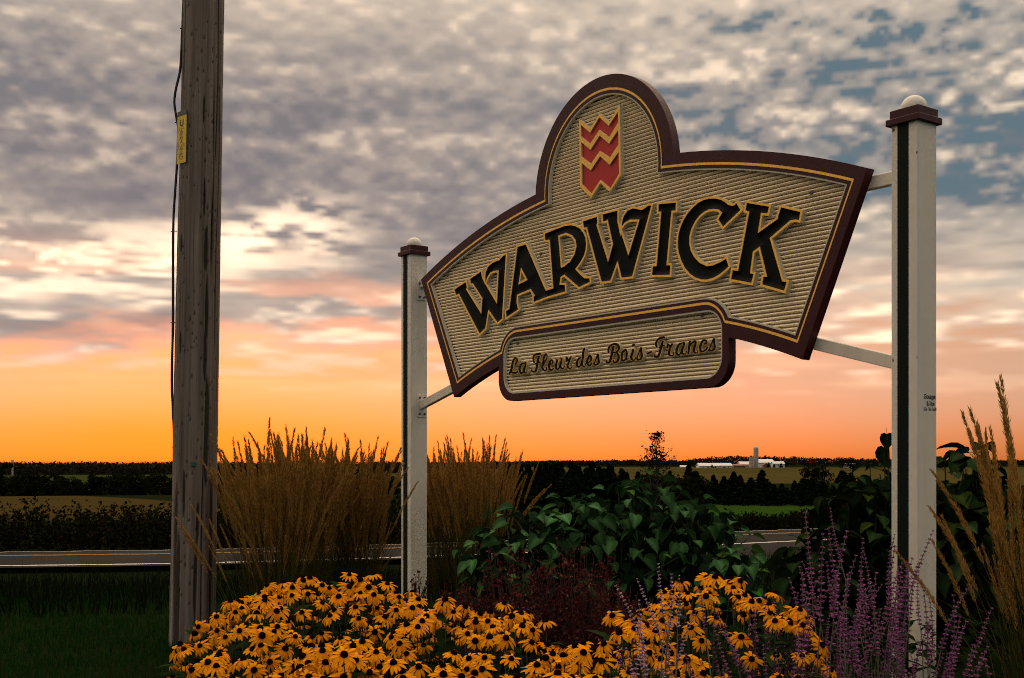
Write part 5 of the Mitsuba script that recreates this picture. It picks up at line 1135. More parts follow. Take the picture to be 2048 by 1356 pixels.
def flower_mesh(rng, npet, droop, L):
    """Petals joined at a small disc, and the dark cone standing in them; the axis is +z."""
    V, F, C = [], [], []
    a0 = np.sort(np.linspace(0, 2 * np.pi, npet, endpoint=False) + rng.normal(0, 0.10, npet))
    V.append([0, 0, -0.001])
    C.append((0.45, 0.16, 0.01))
    tone = rng.uniform(0.85, 1.1)
    for a in a0:
        l = L * rng.uniform(0.84, 1.13)
        dr_ = droop * rng.uniform(0.6, 1.5)
        w = rng.uniform(0.0040, 0.0051)
        tw = rng.normal(0, 0.18)
        base = len(V)
        ts = (0.16, 0.42, 0.68, 0.88, 1.0)
        ws = (0.42, 0.92, 1.0, 0.66, 0.08)
        for t, k in zip(ts, ws):
            ang = dr_ * t
            r = 0.004 + l * (math.sin(ang) / dr_ if dr_ > 0.05 else t) * 1.0
            z = -l * (1 - math.cos(ang)) / dr_
            ca, sa = math.cos(a), math.sin(a)
            for sgn, lift in ((-1, 0.0011), (0, 0.0), (1, 0.0011)):
                V.append([r * ca - sgn * w * k * sa, r * sa + sgn * w * k * ca, z + lift * k + sgn * w * k * math.sin(tw) * t])
                cc = np.array([0.76, 0.285, 0.009]) * tone * (0.86 + 0.22 * t) * (0.93 if sgn == 0 else 1.0)
                if t < 0.3:
                    cc = cc * np.array([0.85, 0.62, 0.6])
                C.append(cc)
        F += [[0, base, base + 1], [0, base + 1, base + 2]]
        for q in range(4):
            b = base + 3 * q
            for s_ in (0, 1):
                F += [[b + s_, b + 3 + s_, b + 4 + s_], [b + s_, b + 4 + s_, b + 1 + s_]]
    t = np.linspace(0, 1, 6)
    prof = np.stack([0.0098 * np.sqrt(np.clip(1 - t ** 2.2, 0, 1)), -0.001 + 0.0135 * t], 1)
    cone = trimesh.creation.revolve(prof, sections=11)
    cv = np.array(cone.vertices)
    cv += (meshkit.noise(cv * 900)[:, None] - 0.5) * 0.0016
    return (np.array(V), np.array(F)), np.clip(np.array(C), 0.002, 1), (cv, np.array(cone.faces))


NF = 12
for v in range(NF):
    pm, pc, cm = flower_mesh(rng, int(rng.integers(12, 16)) - (4 if v == 9 else 0), (0.7, 1.0, 1.35, 0.85, 1.15, 0.5, 1.6, 0.95, 1.25, 1.9, 0.75, 1.1)[v], (0.0365, 0.036, 0.037, 0.035, 0.0375, 0.033, 0.034, 0.038, 0.036, 0.030, 0.026, 0.037)[v])
    add_group(f'flower_kind_{v}', {'petals': mikit.ply(pm, 'petal_yellow', smooth=True, color=pc), 'cone': mikit.ply(cm, 'cone_brown', smooth=True)})

# mounds: (px of the centre, distance, radius across, radius in depth, height of the flower heads)
CLUMPS = [
    ('rear left clump of orange-yellow coneflowers under the reed grass', [(600, 4.25, 0.40, 0.42, 0.825), (500, 3.95, 0.32, 0.42, 0.79), (740, 4.2, 0.36, 0.42, 0.805)]),
    ('front left clump of orange-yellow coneflowers, lowest and nearest the utility pole', [(440, 3.35, 0.20, 0.35, 0.70), (540, 3.45, 0.24, 0.34, 0.735), (700, 3.25, 0.30, 0.42, 0.75)]),
    ('middle clump of orange-yellow coneflowers in front of the far white post', [(900, 3.75, 0.30, 0.5, 0.79), (1010, 3.65, 0.26, 0.45, 0.785), (860, 3.1, 0.26, 0.33, 0.73), (1020, 3.05, 0.24, 0.3, 0.70)]),
    ('right clump of orange-yellow coneflowers between the purple sage plants', [(1420, 3.95, 0.33, 0.45, 0.865), (1250, 3.45, 0.25, 0.4, 0.79), (1530, 3.8, 0.24, 0.4, 0.83), (1360, 3.2, 0.2, 0.3, 0.72), (1130, 3.25, 0.20, 0.36, 0.735)]),
]


def mound(cs, x, y):
    z = np.full(np.shape(x), -1.0)
    for px, d, ra, rd, h in cs:
        e = ((x - at(px, d)) / ra) ** 2 + ((y - d) / rd) ** 2
        z = np.maximum(z, np.where(e < 1, h - 0.34 * (1 - np.sqrt(np.clip(1 - e, 0, 1))) - 0.10 * e, -1))
    return z


leaf_v, leaf_f = np.array([[0, 0, 0], [-0.22, 0.35, 0.04], [0, 0.35, 0], [0.22, 0.35, 0.04], [-0.17, 0.68, 0.0], [0, 0.7, -0.03], [0.17, 0.68, 0.0], [0, 1, -0.12]], float), \
    np.array([[0, 2, 1], [0, 3, 2], [1, 2, 5], [1, 5, 4], [2, 3, 6], [2, 6, 5], [4, 5, 7], [5, 6, 7]])
for ci, (lab, cs) in enumerate(CLUMPS):
    key = free('coneflower_clump')
    say(key, lab, 'flowers', 'coneflower clumps of the bed')
    got = []
    tries = 0
    target = (270, 140, 255, 255)[ci]
    xs0, xs1 = min(at(c[0], c[1]) - c[2] for c in cs), max(at(c[0], c[1]) + c[2] for c in cs)
    ys0, ys1 = min(c[1] - c[3] for c in cs), max(c[1] + c[3] for c in cs)
    while len(got) < target and tries < 60000:
        tries += 1
        x, y = rng.uniform(xs0, xs1), rng.uniform(ys0, ys1)
        z = float(mound(cs, x, y))
        if z < 0.2 or (y < 3.7 and ci != 3 and meshkit.noise(np.array([x * 4.6, y * 3.2, 8.5])) < (0.50 if ci == 1 else 0.32)):
            continue
        p = np.array([x, y, z + rng.normal(0, 0.018)])
        if got and np.min(np.linalg.norm(np.array([g[0] for g in got]) - p, axis=1)) < 0.047:
            continue
        e = 0.02
        g = np.array([(float(mound(cs, x + e, y)) - z) / e, (float(mound(cs, x, y + e)) - z) / e])
        g = np.clip(g, -2.0, 2.0)
        got.append((p, g))
    st_v, lf_R, lf_p = [], [], []
    for q, (p, g) in enumerate(got):
        # heads look up, out of the mound, and towards the open side of the bed
        nv = np.array([-0.35 * g[0], -0.35 * g[1] - 0.42, 1.0]) + rng.normal(0, 0.24, 3)
        nv[2] = max(nv[2], 0.35)
        nv /= np.linalg.norm(nv)
        xa = np.cross(nv, [0.3, 1, 0.1])
        xa /= np.linalg.norm(xa)
        R = np.stack([xa, np.cross(nv, xa), nv], 1) @ rz(rng.uniform(0, 6.28)) * rng.uniform(0.84, 1.13)
        inst(f'{key}__{num("flower", q)}', f'flower_kind_{rng.integers(0, NF)}', R, p)
        foot = np.array([p[0] * 0.97 + rng.normal(0, 0.03), p[1] + 0.04 + rng.normal(0, 0.04), 0.0])
        mid = (p + foot) / 2 + rng.normal(0, 0.015, 3) + [0, 0, 0.05]
        st_v.append(tube([foot, mid, p - nv * 0.03, p - nv * 0.002], [0.0022, 0.002, 0.0016, 0.0016], 4, False))
        for w in range(7):
            t = rng.uniform(0.30, 0.93) ** 0.8
            b = foot + (p - foot) * t
            yaw, pitch = rng.uniform(0, 6.28), rng.uniform(-0.5, 0.55)
            lf_R.append(rz(yaw) @ rot((1, 0, 0), pitch) * rng.uniform(0.05, 0.105))
            lf_p.append(b)
    put(key + '__stems', join(*st_v), 'stem_green')
    labels[key + '__stems'] = {'kind': 'stuff'}
    lv, lf = many(leaf_v, leaf_f, lf_R, lf_p)
    tone = np.repeat(rng.uniform(0.5, 1.35, len(lf_p)), len(leaf_v))[:, None]
    put(key + '__leaves', (lv, lf), 'leaf_bed', True, color=np.clip(np.array([0.012, 0.026, 0.008]) * tone, 0.001, 1))
    labels[key + '__leaves'] = {'kind': 'stuff'}

# ---------------------------------------------------------------- feather reed grass
rng = np.random.default_rng(600)


def reed_kind(rng, bend):
    """One stalk 1 m tall with its narrow plume, bowing towards +x."""
    t = np.linspace(0, 1, 9)
    line = np.stack([bend * t ** 2.4, 0.02 * np.sin(t * 3), t * (1 - 0.25 * bend * t)], 1)
    stem = tube(line, np.linspace(0.0016, 0.0007, 9), 4, False)
    n = 230
    s = rng.uniform(0.68, 1.0, n)
    s = np.concatenate([s, rng.uniform(0.76, 0.94, 110)])
    n = len(s)
    c = np.stack([np.interp(s, t, line[:, k]) for k in range(3)], 1)
    tan = np.stack([np.interp(np.minimum(s + 0.03, 1.02), t, line[:, k]) - np.interp(s - 0.03, t, line[:, k]) for k in range(3)], 1)
    tan /= np.linalg.norm(tan, axis=1, keepdims=True) + 1e-9
    side = np.cross(tan, rng.normal(size=(n, 3)))
    side /= np.linalg.norm(side, axis=1, keepdims=True)
    width = 0.0095 * np.clip((s - 0.665) / 0.07, 0.25, 1) * np.clip((1.015 - s) / 0.16, 0.12, 1)
    d = tan * 0.9 + side * rng.uniform(0.15, 0.5, (n, 1))
    d /= np.linalg.norm(d, axis=1, keepdims=True)
    base = c + side * (width * rng.uniform(0.1, 0.7, n))[:, None]
    L = rng.uniform(0.012, 0.022, n)[:, None]
    w = np.cross(d, side) * 0.0021
    V = np.stack([base, base + d * L * 0.5 + w, base + d * L, base + d * L * 0.5 - w], 1).reshape(-1, 3)
    k = np.arange(n)[:, None] * 4
    F = np.vstack([k + [0, 1, 2], k + [0, 2, 3]])
    C = np.repeat(np.array([0.36, 0.205, 0.056]) * rng.uniform(0.65, 1.25, (n, 1)), 4, 0)
    return stem, (V, F), C


NR = 7
for v in range(NR):
    st, pl, pc = reed_kind(rng, (0.05, 0.10, 0.16, 0.22, 0.07, 0.13, 0.3)[v])
    add_group(f'reed_kind_{v}', {'stem': mikit.ply(st, 'reed_blade', smooth=True, color=np.tile([0.10, 0.075, 0.024], (len(st[0]), 1))), 'plume': mikit.ply(pl, 'reed_plume', smooth=False, color=np.clip(pc, 0.002, 1))})


def reed_clump(label, spots, nstalk, nblade, hgt, rng, tint=(0.026, 0.040, 0.010), straight=False, strays=()):
    key = free('reed_grass')
    say(key, label, 'ornamental grass', 'clumps of feather reed grass')
    Bv, Bf, Bc, off = [], [], [], 0
    for q in range(nstalk):
        px, d, rad, fanx = spots[q % len(spots)]
        cx = at(px, d)
        a, r = rng.uniform(0, 2 * np.pi), rad * math.sqrt(rng.random())
        ox, oy = r * math.cos(a), r * math.sin(a)
        h = hgt * (rng.uniform(0.86, 1.05) if rng.random() < 0.5 else rng.uniform(0.55, 0.92))
        h *= 1 - 0.13 * (r / rad) ** 2
        tilt = 0.02 + 0.20 * (r / rad) * rng.uniform(0.3, 1.3) * fanx
        out = math.atan2(oy, ox) + rng.normal(0, 0.5)
        R = rot((-math.sin(out), math.cos(out), 0), tilt) @ rz(out + rng.normal(0, 0.6)) * h
        inst(f'{key}__{num("stalk", q)}', f'reed_kind_{rng.integers(0, NR) if rng.random() < 0.35 and not straight else (0, 1, 4)[rng.integers(0, 3)]}', R, [cx + ox, d + oy, float(ground_z(cx, d))])
    for q, (px, py, d, out, tilt, L) in enumerate(strays):
        R = rot((-math.sin(out), math.cos(out), 0), tilt) @ rz(out) * L
        inst(f'{key}__{num("stalk", nstalk + q)}', f'reed_kind_{(2, 3, 5)[q % 3]}', R, np.array([at(px, d), d, 0.0]))
    for q in range(nblade):
        px, d, rad, fanx = spots[q % len(spots)]
        cx = at(px, d)
        a, r = rng.uniform(0, 2 * np.pi), rad * math.sqrt(rng.random())
        base = np.array([cx + r * math.cos(a), d + r * math.sin(a), float(ground_z(cx, d)) - 0.01])
        L = hgt * rng.uniform(0.35, 0.74)
        dirv = np.array([math.cos(a + rng.normal(0, 0.7)), math.sin(a + rng.normal(0, 0.7)), 0])
        bow = rng.uniform(0.08, 0.55)
        t = np.linspace(0, 1, 6)
        c = base + dirv * (bow * L * t ** 2)[:, None] + np.array([0, 0, 1]) * (L * (t - 0.42 * bow * t ** 3))[:, None]
        wv = np.cross(dirv, [0, 0, 1]) * 0.0032
        wd = wv * (1 - t ** 2)[:, None] * rng.uniform(0.6, 1.2) + wv * 0.06
        Bv.append(np.stack([c - wd, c + wd], 1).reshape(-1, 3))
        k = np.arange(5)[:, None] * 2
        Bf.append(np.vstack([k + [0, 1, 3], k + [0, 3, 2]]) + off)
        off += 12
        col = np.array(tint) * rng.uniform(0.5, 1.3)
        if rng.random() < 0.3:
            col = np.array([0.075, 0.050, 0.016]) * rng.uniform(0.6, 1.2)
        Bc.append(np.tile(col, (12, 1)))
    put(key + '__blades', (np.vstack(Bv), np.vstack(Bf)), 'reed_blade', True, color=np.clip(np.vstack(Bc), 0.001, 1))
    labels[key + '__blades'] = {'kind': 'stuff'}


reed_clump('tall tan reed grass beside the utility pole, left of its twin clump', [(545, 7.8, 0.15, 0.55), (605, 8.3, 0.16, 0.5)], 286, 420, 1.48, rng, strays=[(500, 7.0, 7.4, 3.0, t, L) for t, L in ((0.20, 1.08), (0.27, 1.0), (0.15, 0.95), (0.32, 1.05), (0.24, 0.86), (0.36, 0.92), (0.18, 0.80))])
reed_clump('tall tan reed grass just left of the far white post', [(662, 8.9, 0.16, 0.45), (716, 8.8, 0.11, 0.35)], 280, 420, 1.45, rng)
reed_clump('tall tan reed grass right behind the far white post', [(895, 11.3, 0.22, 0.7), (950, 11.1, 0.24, 0.9)], 290, 420, 1.50, rng, (0.040, 0.048, 0.012))
reed_clump('tall tan reed grass cut off by the right edge of the view', [(2118, 4.7, 0.16, 0.42)], 84, 260, 1.62, rng, straight=True, strays=[(2040, 7, 4.5, 3.1, 0.30, 1.05), (2035, 7, 4.6, 3.1, 0.07, 1.16), (2022, 7, 4.5, 3.0, 0.10, 1.10), (2012, 7, 4.6, 3.2, 0.13, 1.02), (2050, 7, 4.7, 3.0, 0.05, 1.3)])

# ---------------------------------------------------------------- the two large-leaved shrubs
rng = np.random.default_rng(700)


def big_leaf(rng, droop, curl):
    """A heart-shaped leaf 1 long, tip along +y, folded at the midrib, bent downwards."""
    ts = np.array([-0.06, 0.06, 0.22, 0.42, 0.62, 0.80, 0.92, 1.0])
    ws = np.array([0.14, 0.33, 0.42, 0.40, 0.30, 0.17, 0.07, 0.005])
    V, uvs = [], []
    for t, w in zip(ts, ws):
        ang = droop * max(t, 0)
        y = math.sin(ang) / droop if droop > 0.05 else t
        z = -(1 - math.cos(ang)) / droop if droop > 0.05 else 0.0
        for s in (-1, -0.55, 0, 0.55, 1):
            rip = 0.018 * math.sin(t * 14 + 3 * s) * abs(s)
            yy = y - (0.07 if (t < 0.1 and s != 0) else 0.0) * abs(s)
            V.append([w * s * (1 - 0.12 * curl * abs(s)), yy if t > 0 or s != 0 else 0.0, z + curl * w * abs(s) ** 1.3 + rip])
    V = np.array(V)
    F = []
    for q in range(len(ts) - 1):
        for s in range(4):
            b = q * 5 + s
            F += [[b, b + 5, b + 6], [b, b + 6, b + 1]]
    pet = tube([(0, -0.42, -0.16), (0, -0.2, -0.03), (0, 0.02, 0.0)], 0.012, 4, False)
    return join((V, np.array(F)), pet), len(V)


NL = 8
for v in range(NL):
    (lv, lf), nn = big_leaf(rng, (0.4, 0.7, 1.0, 1.3, 0.9, 0.55, 1.15, 0.8)[v], (0.25, 0.45, 0.3, 0.15, 0.6, 0.35, 0.5, 0.2)[v])
    tone = (1.0, 0.65, 1.5, 0.5, 1.05, 1.5, 0.8, 1.9)[v]
    cc = np.tile(np.array([0.025, 0.066, 0.024]) * tone, (len(lv), 1))
    if v == 5:
        cc = np.tile([0.042, 0.095, 0.017], (len(lv), 1))
    vein = np.abs(lv[:, 0]) < 0.01
    cc[vein] *= 1.8
    cc[nn:] = (0.05, 0.06, 0.02)
    add_group(f'leaf_kind_{v}', {'leaf': mikit.ply((lv, lf), 'leaf_big', smooth=True, color=np.clip(cc, 0.001, 1))})
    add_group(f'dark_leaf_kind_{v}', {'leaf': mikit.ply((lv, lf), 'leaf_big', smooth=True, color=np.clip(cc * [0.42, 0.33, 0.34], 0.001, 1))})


def big_shrub(label, lobes, n, size, rng, kindname, extra=()):
    """Leaves over the shells of several lobes (px, distance, half width, half depth, foot, top)."""
    key = free('broadleaf_shrub')
    say(key, label, 'shrub')
    got = []
    area_ = np.array([l[2] * (l[5] - l[4]) for l in lobes])
    cnt = 0
    tries = 0
    stems = []
    while cnt < n and tries < 60000:
        tries += 1
        px, d, ra, rd, z0, z1 = lobes[rng.choice(len(lobes), p=area_ / area_.sum())]
        u = rng.normal(size=3)
        u /= np.linalg.norm(u)
        if u[2] < -0.25 or (u[1] > 0.35 and u[2] < 0.6):
            continue
        k = rng.uniform(0.86, 1.06)
        zc = z0 + (z1 - z0) * 0.42
        p = np.array([at(px, d) + ra * u[0] * k, d + rd * u[1] * k, zc + (z1 - zc) * u[2] * k if u[2] > 0 else zc + (zc - z0) * u[2] * k])
        if got and np.min(np.linalg.norm(np.array(got) - p, axis=1)) < size * 0.36:
            continue
        got.append(p)
        out = u * [1, 1, 0.6]
        yaw = math.atan2(out[1], out[0]) - math.pi / 2 + rng.normal(0, 0.55)
        pitch = -rng.uniform(0.0, 0.9) + 0.45 * max(u[2], 0)
        R = rz(yaw) @ rot((1, 0, 0), pitch) @ rot((0, 1, 0), rng.normal(0, 0.3)) * size * rng.uniform(0.6, 1.3)
        inst(f'{key}__{num("leaf", cnt)}', f'{kindname}_{rng.integers(0, NL)}', R, p)
        cnt += 1
        if cnt % 5 == 0:
            foot = np.array([at(px, d) + rng.normal(0, 0.12), d + rng.normal(0, 0.10), -0.02])
            q = p - u * size * 0.4
            stems.append(tube([foot, (foot + q) / 2 + rng.normal(0, 0.05, 3) + [0, 0, 0.12], q], [0.011, 0.008, 0.004], 5, False))
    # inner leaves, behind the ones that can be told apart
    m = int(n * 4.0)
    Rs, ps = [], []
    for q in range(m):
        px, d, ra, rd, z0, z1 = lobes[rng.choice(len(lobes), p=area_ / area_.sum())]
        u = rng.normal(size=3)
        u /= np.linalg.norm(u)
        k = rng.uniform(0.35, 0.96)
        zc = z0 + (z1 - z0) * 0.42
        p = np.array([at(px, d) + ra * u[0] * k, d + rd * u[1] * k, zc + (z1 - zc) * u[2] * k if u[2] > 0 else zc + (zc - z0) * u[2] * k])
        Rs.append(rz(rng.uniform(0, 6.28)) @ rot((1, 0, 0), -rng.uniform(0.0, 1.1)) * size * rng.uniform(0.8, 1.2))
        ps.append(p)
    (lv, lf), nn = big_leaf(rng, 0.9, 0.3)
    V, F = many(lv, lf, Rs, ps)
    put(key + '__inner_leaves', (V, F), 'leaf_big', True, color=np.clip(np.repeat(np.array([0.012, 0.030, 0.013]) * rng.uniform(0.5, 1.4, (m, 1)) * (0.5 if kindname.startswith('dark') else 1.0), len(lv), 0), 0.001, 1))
    labels[key + '__inner_leaves'] = {'kind': 'stuff'}
    for (px, py, d, s, yaw, pitch) in extra:
        inst(f'{key}__{num("leaf", cnt)}', f'{kindname}_{rng.integers(0, NL)}', rz(yaw) @ rot((1, 0, 0), pitch) * s, [at(px, d), d, EYE + (925 - py) / 2400 * d])
        e = np.array([at(px, d), d, EYE + (925 - py) / 2400 * d])
        stems.append(tube([e + [0.03, 0.05, -0.42], e + [0.012, 0.02, -0.15], e], [0.006, 0.005, 0.003], 5, False))
        cnt += 1
    put(key + '__stems', join(*stems), 'stem_green')
    labels[key + '__stems'] = {'kind': 'stuff'}
    return key


big_shrub('broad green shrub with drooping heart-shaped leaves below the middle of the sign',
          [(1250, 9.3, 0.72, 0.55, 0.05, 1.05), (1050, 9.0, 0.46, 0.45, 0.05, 0.90), (1140, 9.1, 0.45, 0.45, 0.05, 1.00), (1400, 9.2, 0.42, 0.5, 0.05, 1.00), (1290, 9.6, 0.40, 0.4, 0.3, 1.14), (1180, 9.0, 0.4, 0.4, 0.1, 0.90), (1470, 8.8, 0.25, 0.35, 0.0, 0.62), (1000, 8.7, 0.34, 0.3, 0.0, 0.80)], 300, 0.122, rng, 'leaf_kind',
          [(1265, 962, 9.6, 0.16, 0.5, -0.2), (1300, 948, 9.7, 0.15, -0.6, 0.3), (1235, 965, 9.5, 0.15, 1.2, -0.3)])
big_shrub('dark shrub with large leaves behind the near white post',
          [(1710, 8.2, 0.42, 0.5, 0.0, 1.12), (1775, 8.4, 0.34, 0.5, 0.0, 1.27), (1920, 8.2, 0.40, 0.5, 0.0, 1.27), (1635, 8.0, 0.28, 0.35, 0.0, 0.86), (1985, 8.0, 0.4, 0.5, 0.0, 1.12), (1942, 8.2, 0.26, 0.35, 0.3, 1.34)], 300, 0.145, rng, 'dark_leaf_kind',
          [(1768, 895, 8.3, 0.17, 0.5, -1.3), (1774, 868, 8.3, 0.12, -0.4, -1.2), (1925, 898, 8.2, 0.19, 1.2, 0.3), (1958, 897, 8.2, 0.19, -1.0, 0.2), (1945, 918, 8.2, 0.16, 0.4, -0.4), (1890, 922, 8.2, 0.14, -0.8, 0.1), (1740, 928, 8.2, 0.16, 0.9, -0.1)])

# ---------------------------------------------------------------- barberry
rng = np.random.default_rng(800)


def barberry(label, px, d, ra, h, ntw, rng):
    key = free('barberry')
    say(key, label, 'shrub', 'low dark red shrubs of the bed')
    tw, P = [], []
    for q in range(ntw):
        a = rng.uniform(0, 2 * np.pi)
        r = ra * math.sqrt(rng.random())
        b0 = np.array([at(px, d) + r * 0.35 * math.cos(a), d + r * 0.35 * math.sin(a), 0.0])
        top = np.array([at(px, d) + r * math.cos(a), d + r * math.sin(a), h * (1 - 0.45 * (r / ra) ** 2) * rng.uniform(0.72, 1.10)])
        mid = (b0 + top) / 2 + [0, 0, 0.10]
        t = np.linspace(0, 1, 9)[:, None]
        line = (1 - t) ** 2 * b0 + 2 * t * (1 - t) * mid + t ** 2 * top
        tw.append(tube(line[::2], np.linspace(0.003, 0.0012, 5), 4, False))
        m = 44
        tt = rng.uniform(0.25, 1.0, m) * 8
        k = np.minimum(tt.astype(int), 7)
        P.append(line[k] + (line[k + 1] - line[k]) * (tt - k)[:, None] + rng.normal(0, 0.012, (m, 3)))
    P = np.vstack(P)
    V, F, C = leaf_cloud(rng, P, 0.0105, (0.058, 0.012, 0.012), 0.7, 0.8)
    C = C * np.where(np.repeat(rng.random(len(P)) < 0.09, 4)[:, None], [2.6, 5.0, 4.0], 1.0)      # some leaves painted paler and pinker as glints of light
    put(key + '__leaves', (V, F), 'leaf_red', False, color=np.clip(C, 0.001, 1))
    put(key + '__twigs', join(*tw), 'bark')
    labels[key + '__leaves'] = {'kind': 'stuff'}
    labels[key + '__twigs'] = {'kind': 'stuff'}


barberry('low dark red shrub against the foot of the far white post', 905, 6.6, 0.33, 0.56, 90, rng)
barberry('dark red shrub left of the middle, tallest of the row', 1030, 6.3, 0.40, 0.80, 130, rng)
barberry('dark red shrub under the middle of the green broad-leaved shrub', 1155, 6.1, 0.38, 0.82, 130, rng)
barberry('dark red shrub at the right end of its row, beside the pale sage spikes', 1240, 5.8, 0.30, 0.66, 80, rng)
key = free('barberry')
say(key, 'single dark red sprig standing in front of the far white post', 'shrub', 'low dark red shrubs of the bed')
tw, P = [], []
for k in range(6):
    b0, top = np.array([at(838, 6.2), 6.2, 0.35]), np.array([at(840 + rng.uniform(-20, 18), 6.2), 6.2 + rng.normal(0, 0.04), EYE + (925 - rng.uniform(1115, 1180)) / 2400 * 6.2])
    tw.append(tube([b0, (b0 + top) / 2 + [0, 0, 0.04], top], [0.0022, 0.0018, 0.001], 4, False))
    t = rng.uniform(0.4, 1.0, (26, 1))
    P.append(b0 + (top - b0) * t + rng.normal(0, 0.005, (26, 3)))
V, F, C = leaf_cloud(rng, np.vstack(P), 0.009, (0.05, 0.012, 0.012), 0.5, 0.6)
put(key + '__leaves', (V, F), 'leaf_red', False, color=np.clip(C, 0.001, 1))
put(key + '__twigs', join(*tw), 'bark')
labels[key + '__leaves'] = {'kind': 'stuff'}
labels[key + '__twigs'] = {'kind': 'stuff'}

# ---------------------------------------------------------------- Russian sage
rng = np.random.default_rng(900)


def sage_kind(rng, tint, bend):
    """One flower spike 1 long with whorls of small woolly calyces."""
    t = np.linspace(0, 1, 8)
    line = np.stack([bend * t ** 2, 0.03 * np.sin(t * 2.5), t], 1)
    stem = tube(line, np.linspace(0.0075, 0.0035, 8), 4, False)
    V, F, C, off = [], [], [], 0
    ov = np.array([[0, 0, 0], [0.35, 0, 0.45], [-0.17, 0.3, 0.45], [-0.17, -0.3, 0.45], [0, 0, 1.0]])
    of = np.array([[0, 2, 1], [0, 3, 2], [0, 1, 3], [1, 2, 4], [2, 3, 4], [3, 1, 4]])
    wh = 15
    for k in range(wh):
        s = 0.10 + 0.9 * k / (wh - 1)
        c = np.array([np.interp(s, t, line[:, q]) for q in range(3)])
        m = rng.integers(5, 8) if k < wh - 3 else 4
        for q in range(m):
            a = 2 * np.pi * q / m + rng.uniform(0, 1.0) + k
            el = rng.uniform(-0.1, 0.75) if k < wh - 2 else rng.uniform(0.5, 1.2)
            dv = np.array([math.cos(a) * math.cos(el), math.sin(a) * math.cos(el), math.sin(el)])
            L = rng.uniform(0.042, 0.068) * (1.0 - 0.45 * s)
            w = np.cross(dv, [0.1, 0.2, 1])
            w /= np.linalg.norm(w)
            R = np.stack([w, np.cross(dv, w), dv], 1) * L
            V.append(ov @ R.T + c)
            F.append(of + off)
            off += 5
            C.append(np.tile(np.asarray(tint) * rng.uniform(0.6, 1.35), (5, 1)))
    return stem, (np.vstack(V), np.vstack(F)), np.vstack(C)


NS = 6
for v in range(NS):
    for nm, tint in (('sage', (0.235, 0.078, 0.205)), ('pale_sage', (0.46, 0.28, 0.43))):
        st, bl, bc = sage_kind(rng, tint, (0.0, 0.12, -0.1, 0.2, -0.18, 0.06)[v])
        add_group(f'{nm}_kind_{v}', {'stem': mikit.ply(st, 'stem_pale', smooth=True), 'bloom': mikit.ply(bl, 'sage_bloom', smooth=False, color=np.clip(bc, 0.002, 1))})


def sage(label, px, d, ra, tops, n, rng, kind='sage', ln=(0.16, 0.30)):
    """A plant whose spikes reach up to the line of pixels-turned-heights given as (offset in m, height)."""
    key = free('russian_sage')
    say(key, label, 'flowers', 'purple sage plants at the right')
    stems, cx = [], at(px, d)
    lv_R, lv_p = [], []
    ox, oh = zip(*tops)
    for q in range(n):
        x = rng.uniform(-ra, ra)
        y = rng.normal(0, 0.13)
        top = float(np.interp(x, ox, oh))
        tip_z = top * (rng.uniform(0.86, 1.02) if rng.random() < 0.24 else rng.uniform(0.5, 0.88))
        L = rng.uniform(*ln) * (0.75 if tip_z < 0.7 * top else 1.0)
        leanx = 0.28 * x / ra + rng.normal(0, 0.11)
        leany = rng.normal(0, 0.14)
        R = rot((0, 1, 0), leanx) @ rot((1, 0, 0), leany) @ rz(rng.uniform(0, 6.28)) * L
        tip = np.array([cx + x, d + y, tip_z])
        base = tip - R @ np.array([0, 0, 1.0])
        inst(f'{key}__{num("spike", q)}', f'{kind}_kind_{rng.integers(0, NS)}', R, base)
        foot = np.array([cx + x * 0.22 + rng.normal(0, 0.02), d + y * 0.3, 0.0])
        knee = foot + (base - foot) * 0.55 + [x * 0.06, 0, 0.02]
        stems.append(tube([foot, knee, base - (tip - base) * 0.25, base], [0.0030, 0.0023, 0.0018, 0.0014], 4, False))
        for w in range(9):
            t = rng.uniform(0.2, 1.0)
            lv_p.append(foot + (base - foot) * t)
            lv_R.append(rz(rng.uniform(0, 6.28)) @ rot((1, 0, 0), rng.uniform(-0.2, 0.8)) * rng.uniform(0.02, 0.045) * np.array([0.55, 1, 1]))
    put(key + '__stems', join(*stems), 'stem_pale')
    labels[key + '__stems'] = {'kind': 'stuff'}
    V, F = many(leaf_v, leaf_f, lv_R, lv_p)
    put(key + '__leaves', (V, F), 'leaf_bed', True, color=np.tile([0.032, 0.040, 0.028], (len(V), 1)))
    labels[key + '__leaves'] = {'kind': 'stuff'}


def hz(py, d):
    return EYE + (925 - py) / 2400 * d


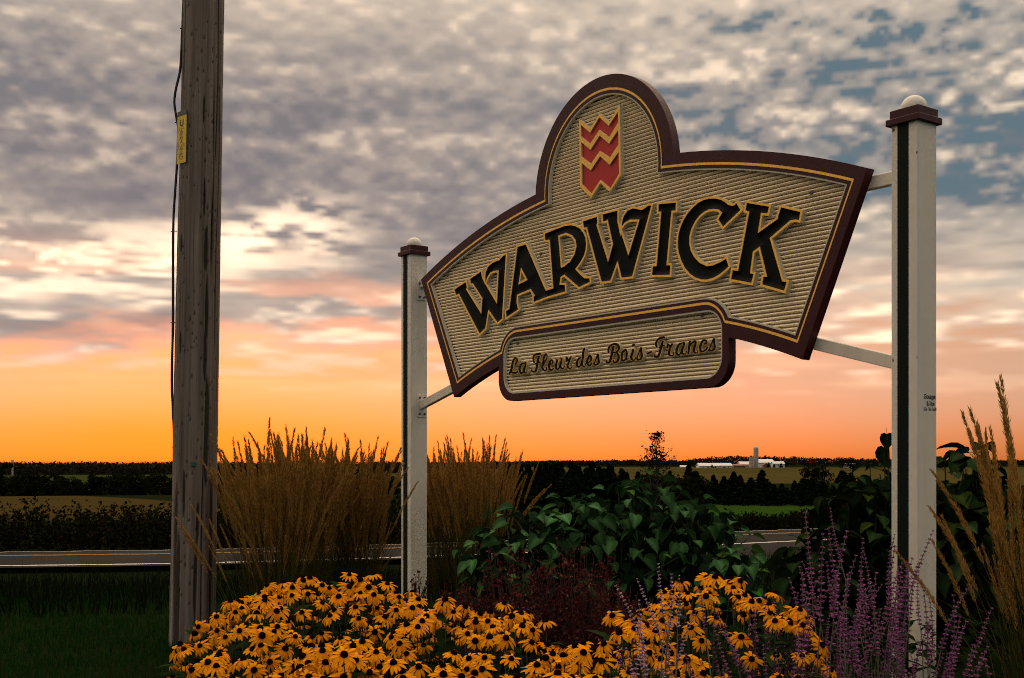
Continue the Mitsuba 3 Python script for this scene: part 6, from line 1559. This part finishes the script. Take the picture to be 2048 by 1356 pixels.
sage('pale purple sage spikes standing alone before the right coneflower clump', 1308, 3.0, 0.085, [(-0.09, hz(1150, 3.0)), (-0.02, hz(1085, 3.0)), (0.04, hz(1112, 3.0)), (0.09, hz(1170, 3.0))], 30, rng, 'pale_sage', (0.13, 0.20))
sage('purple sage plant in front of the right coneflower clump', 1590, 3.6, 0.26, [(-0.26, hz(1180, 3.6)), (-0.1, hz(1120, 3.6)), (0.0, hz(1060, 3.6)), (0.10, hz(1040, 3.6)), (0.26, hz(1080, 3.6))], 40, rng)
sage('largest purple sage plant, left of the near white post', 1700, 3.9, 0.28, [(-0.28, hz(1080, 3.9)), (-0.07, hz(1012, 3.9)), (0.05, hz(1060, 3.9)), (0.16, hz(1045, 3.9)), (0.28, hz(1110, 3.9))], 62, rng)
sage('purple sage plant in front of the near white post', 1830, 3.8, 0.20, [(-0.2, hz(1090, 3.8)), (0.0, hz(1108, 3.8)), (0.1, hz(1120, 3.8)), (0.2, hz(1160, 3.8))], 30, rng)
sage('low purple sage plant nearest the lower right corner', 1530, 2.9, 0.22, [(-0.22, hz(1230, 2.9)), (0.0, hz(1190, 2.9)), (0.22, hz(1170, 2.9))], 18, rng, 'sage', (0.12, 0.2))
sage('sparse purple sage plant right of the near white post', 1900, 3.7, 0.12, [(-0.12, hz(1180, 3.7)), (0.0, hz(1150, 3.7)), (0.12, hz(1190, 3.7))], 10, rng)

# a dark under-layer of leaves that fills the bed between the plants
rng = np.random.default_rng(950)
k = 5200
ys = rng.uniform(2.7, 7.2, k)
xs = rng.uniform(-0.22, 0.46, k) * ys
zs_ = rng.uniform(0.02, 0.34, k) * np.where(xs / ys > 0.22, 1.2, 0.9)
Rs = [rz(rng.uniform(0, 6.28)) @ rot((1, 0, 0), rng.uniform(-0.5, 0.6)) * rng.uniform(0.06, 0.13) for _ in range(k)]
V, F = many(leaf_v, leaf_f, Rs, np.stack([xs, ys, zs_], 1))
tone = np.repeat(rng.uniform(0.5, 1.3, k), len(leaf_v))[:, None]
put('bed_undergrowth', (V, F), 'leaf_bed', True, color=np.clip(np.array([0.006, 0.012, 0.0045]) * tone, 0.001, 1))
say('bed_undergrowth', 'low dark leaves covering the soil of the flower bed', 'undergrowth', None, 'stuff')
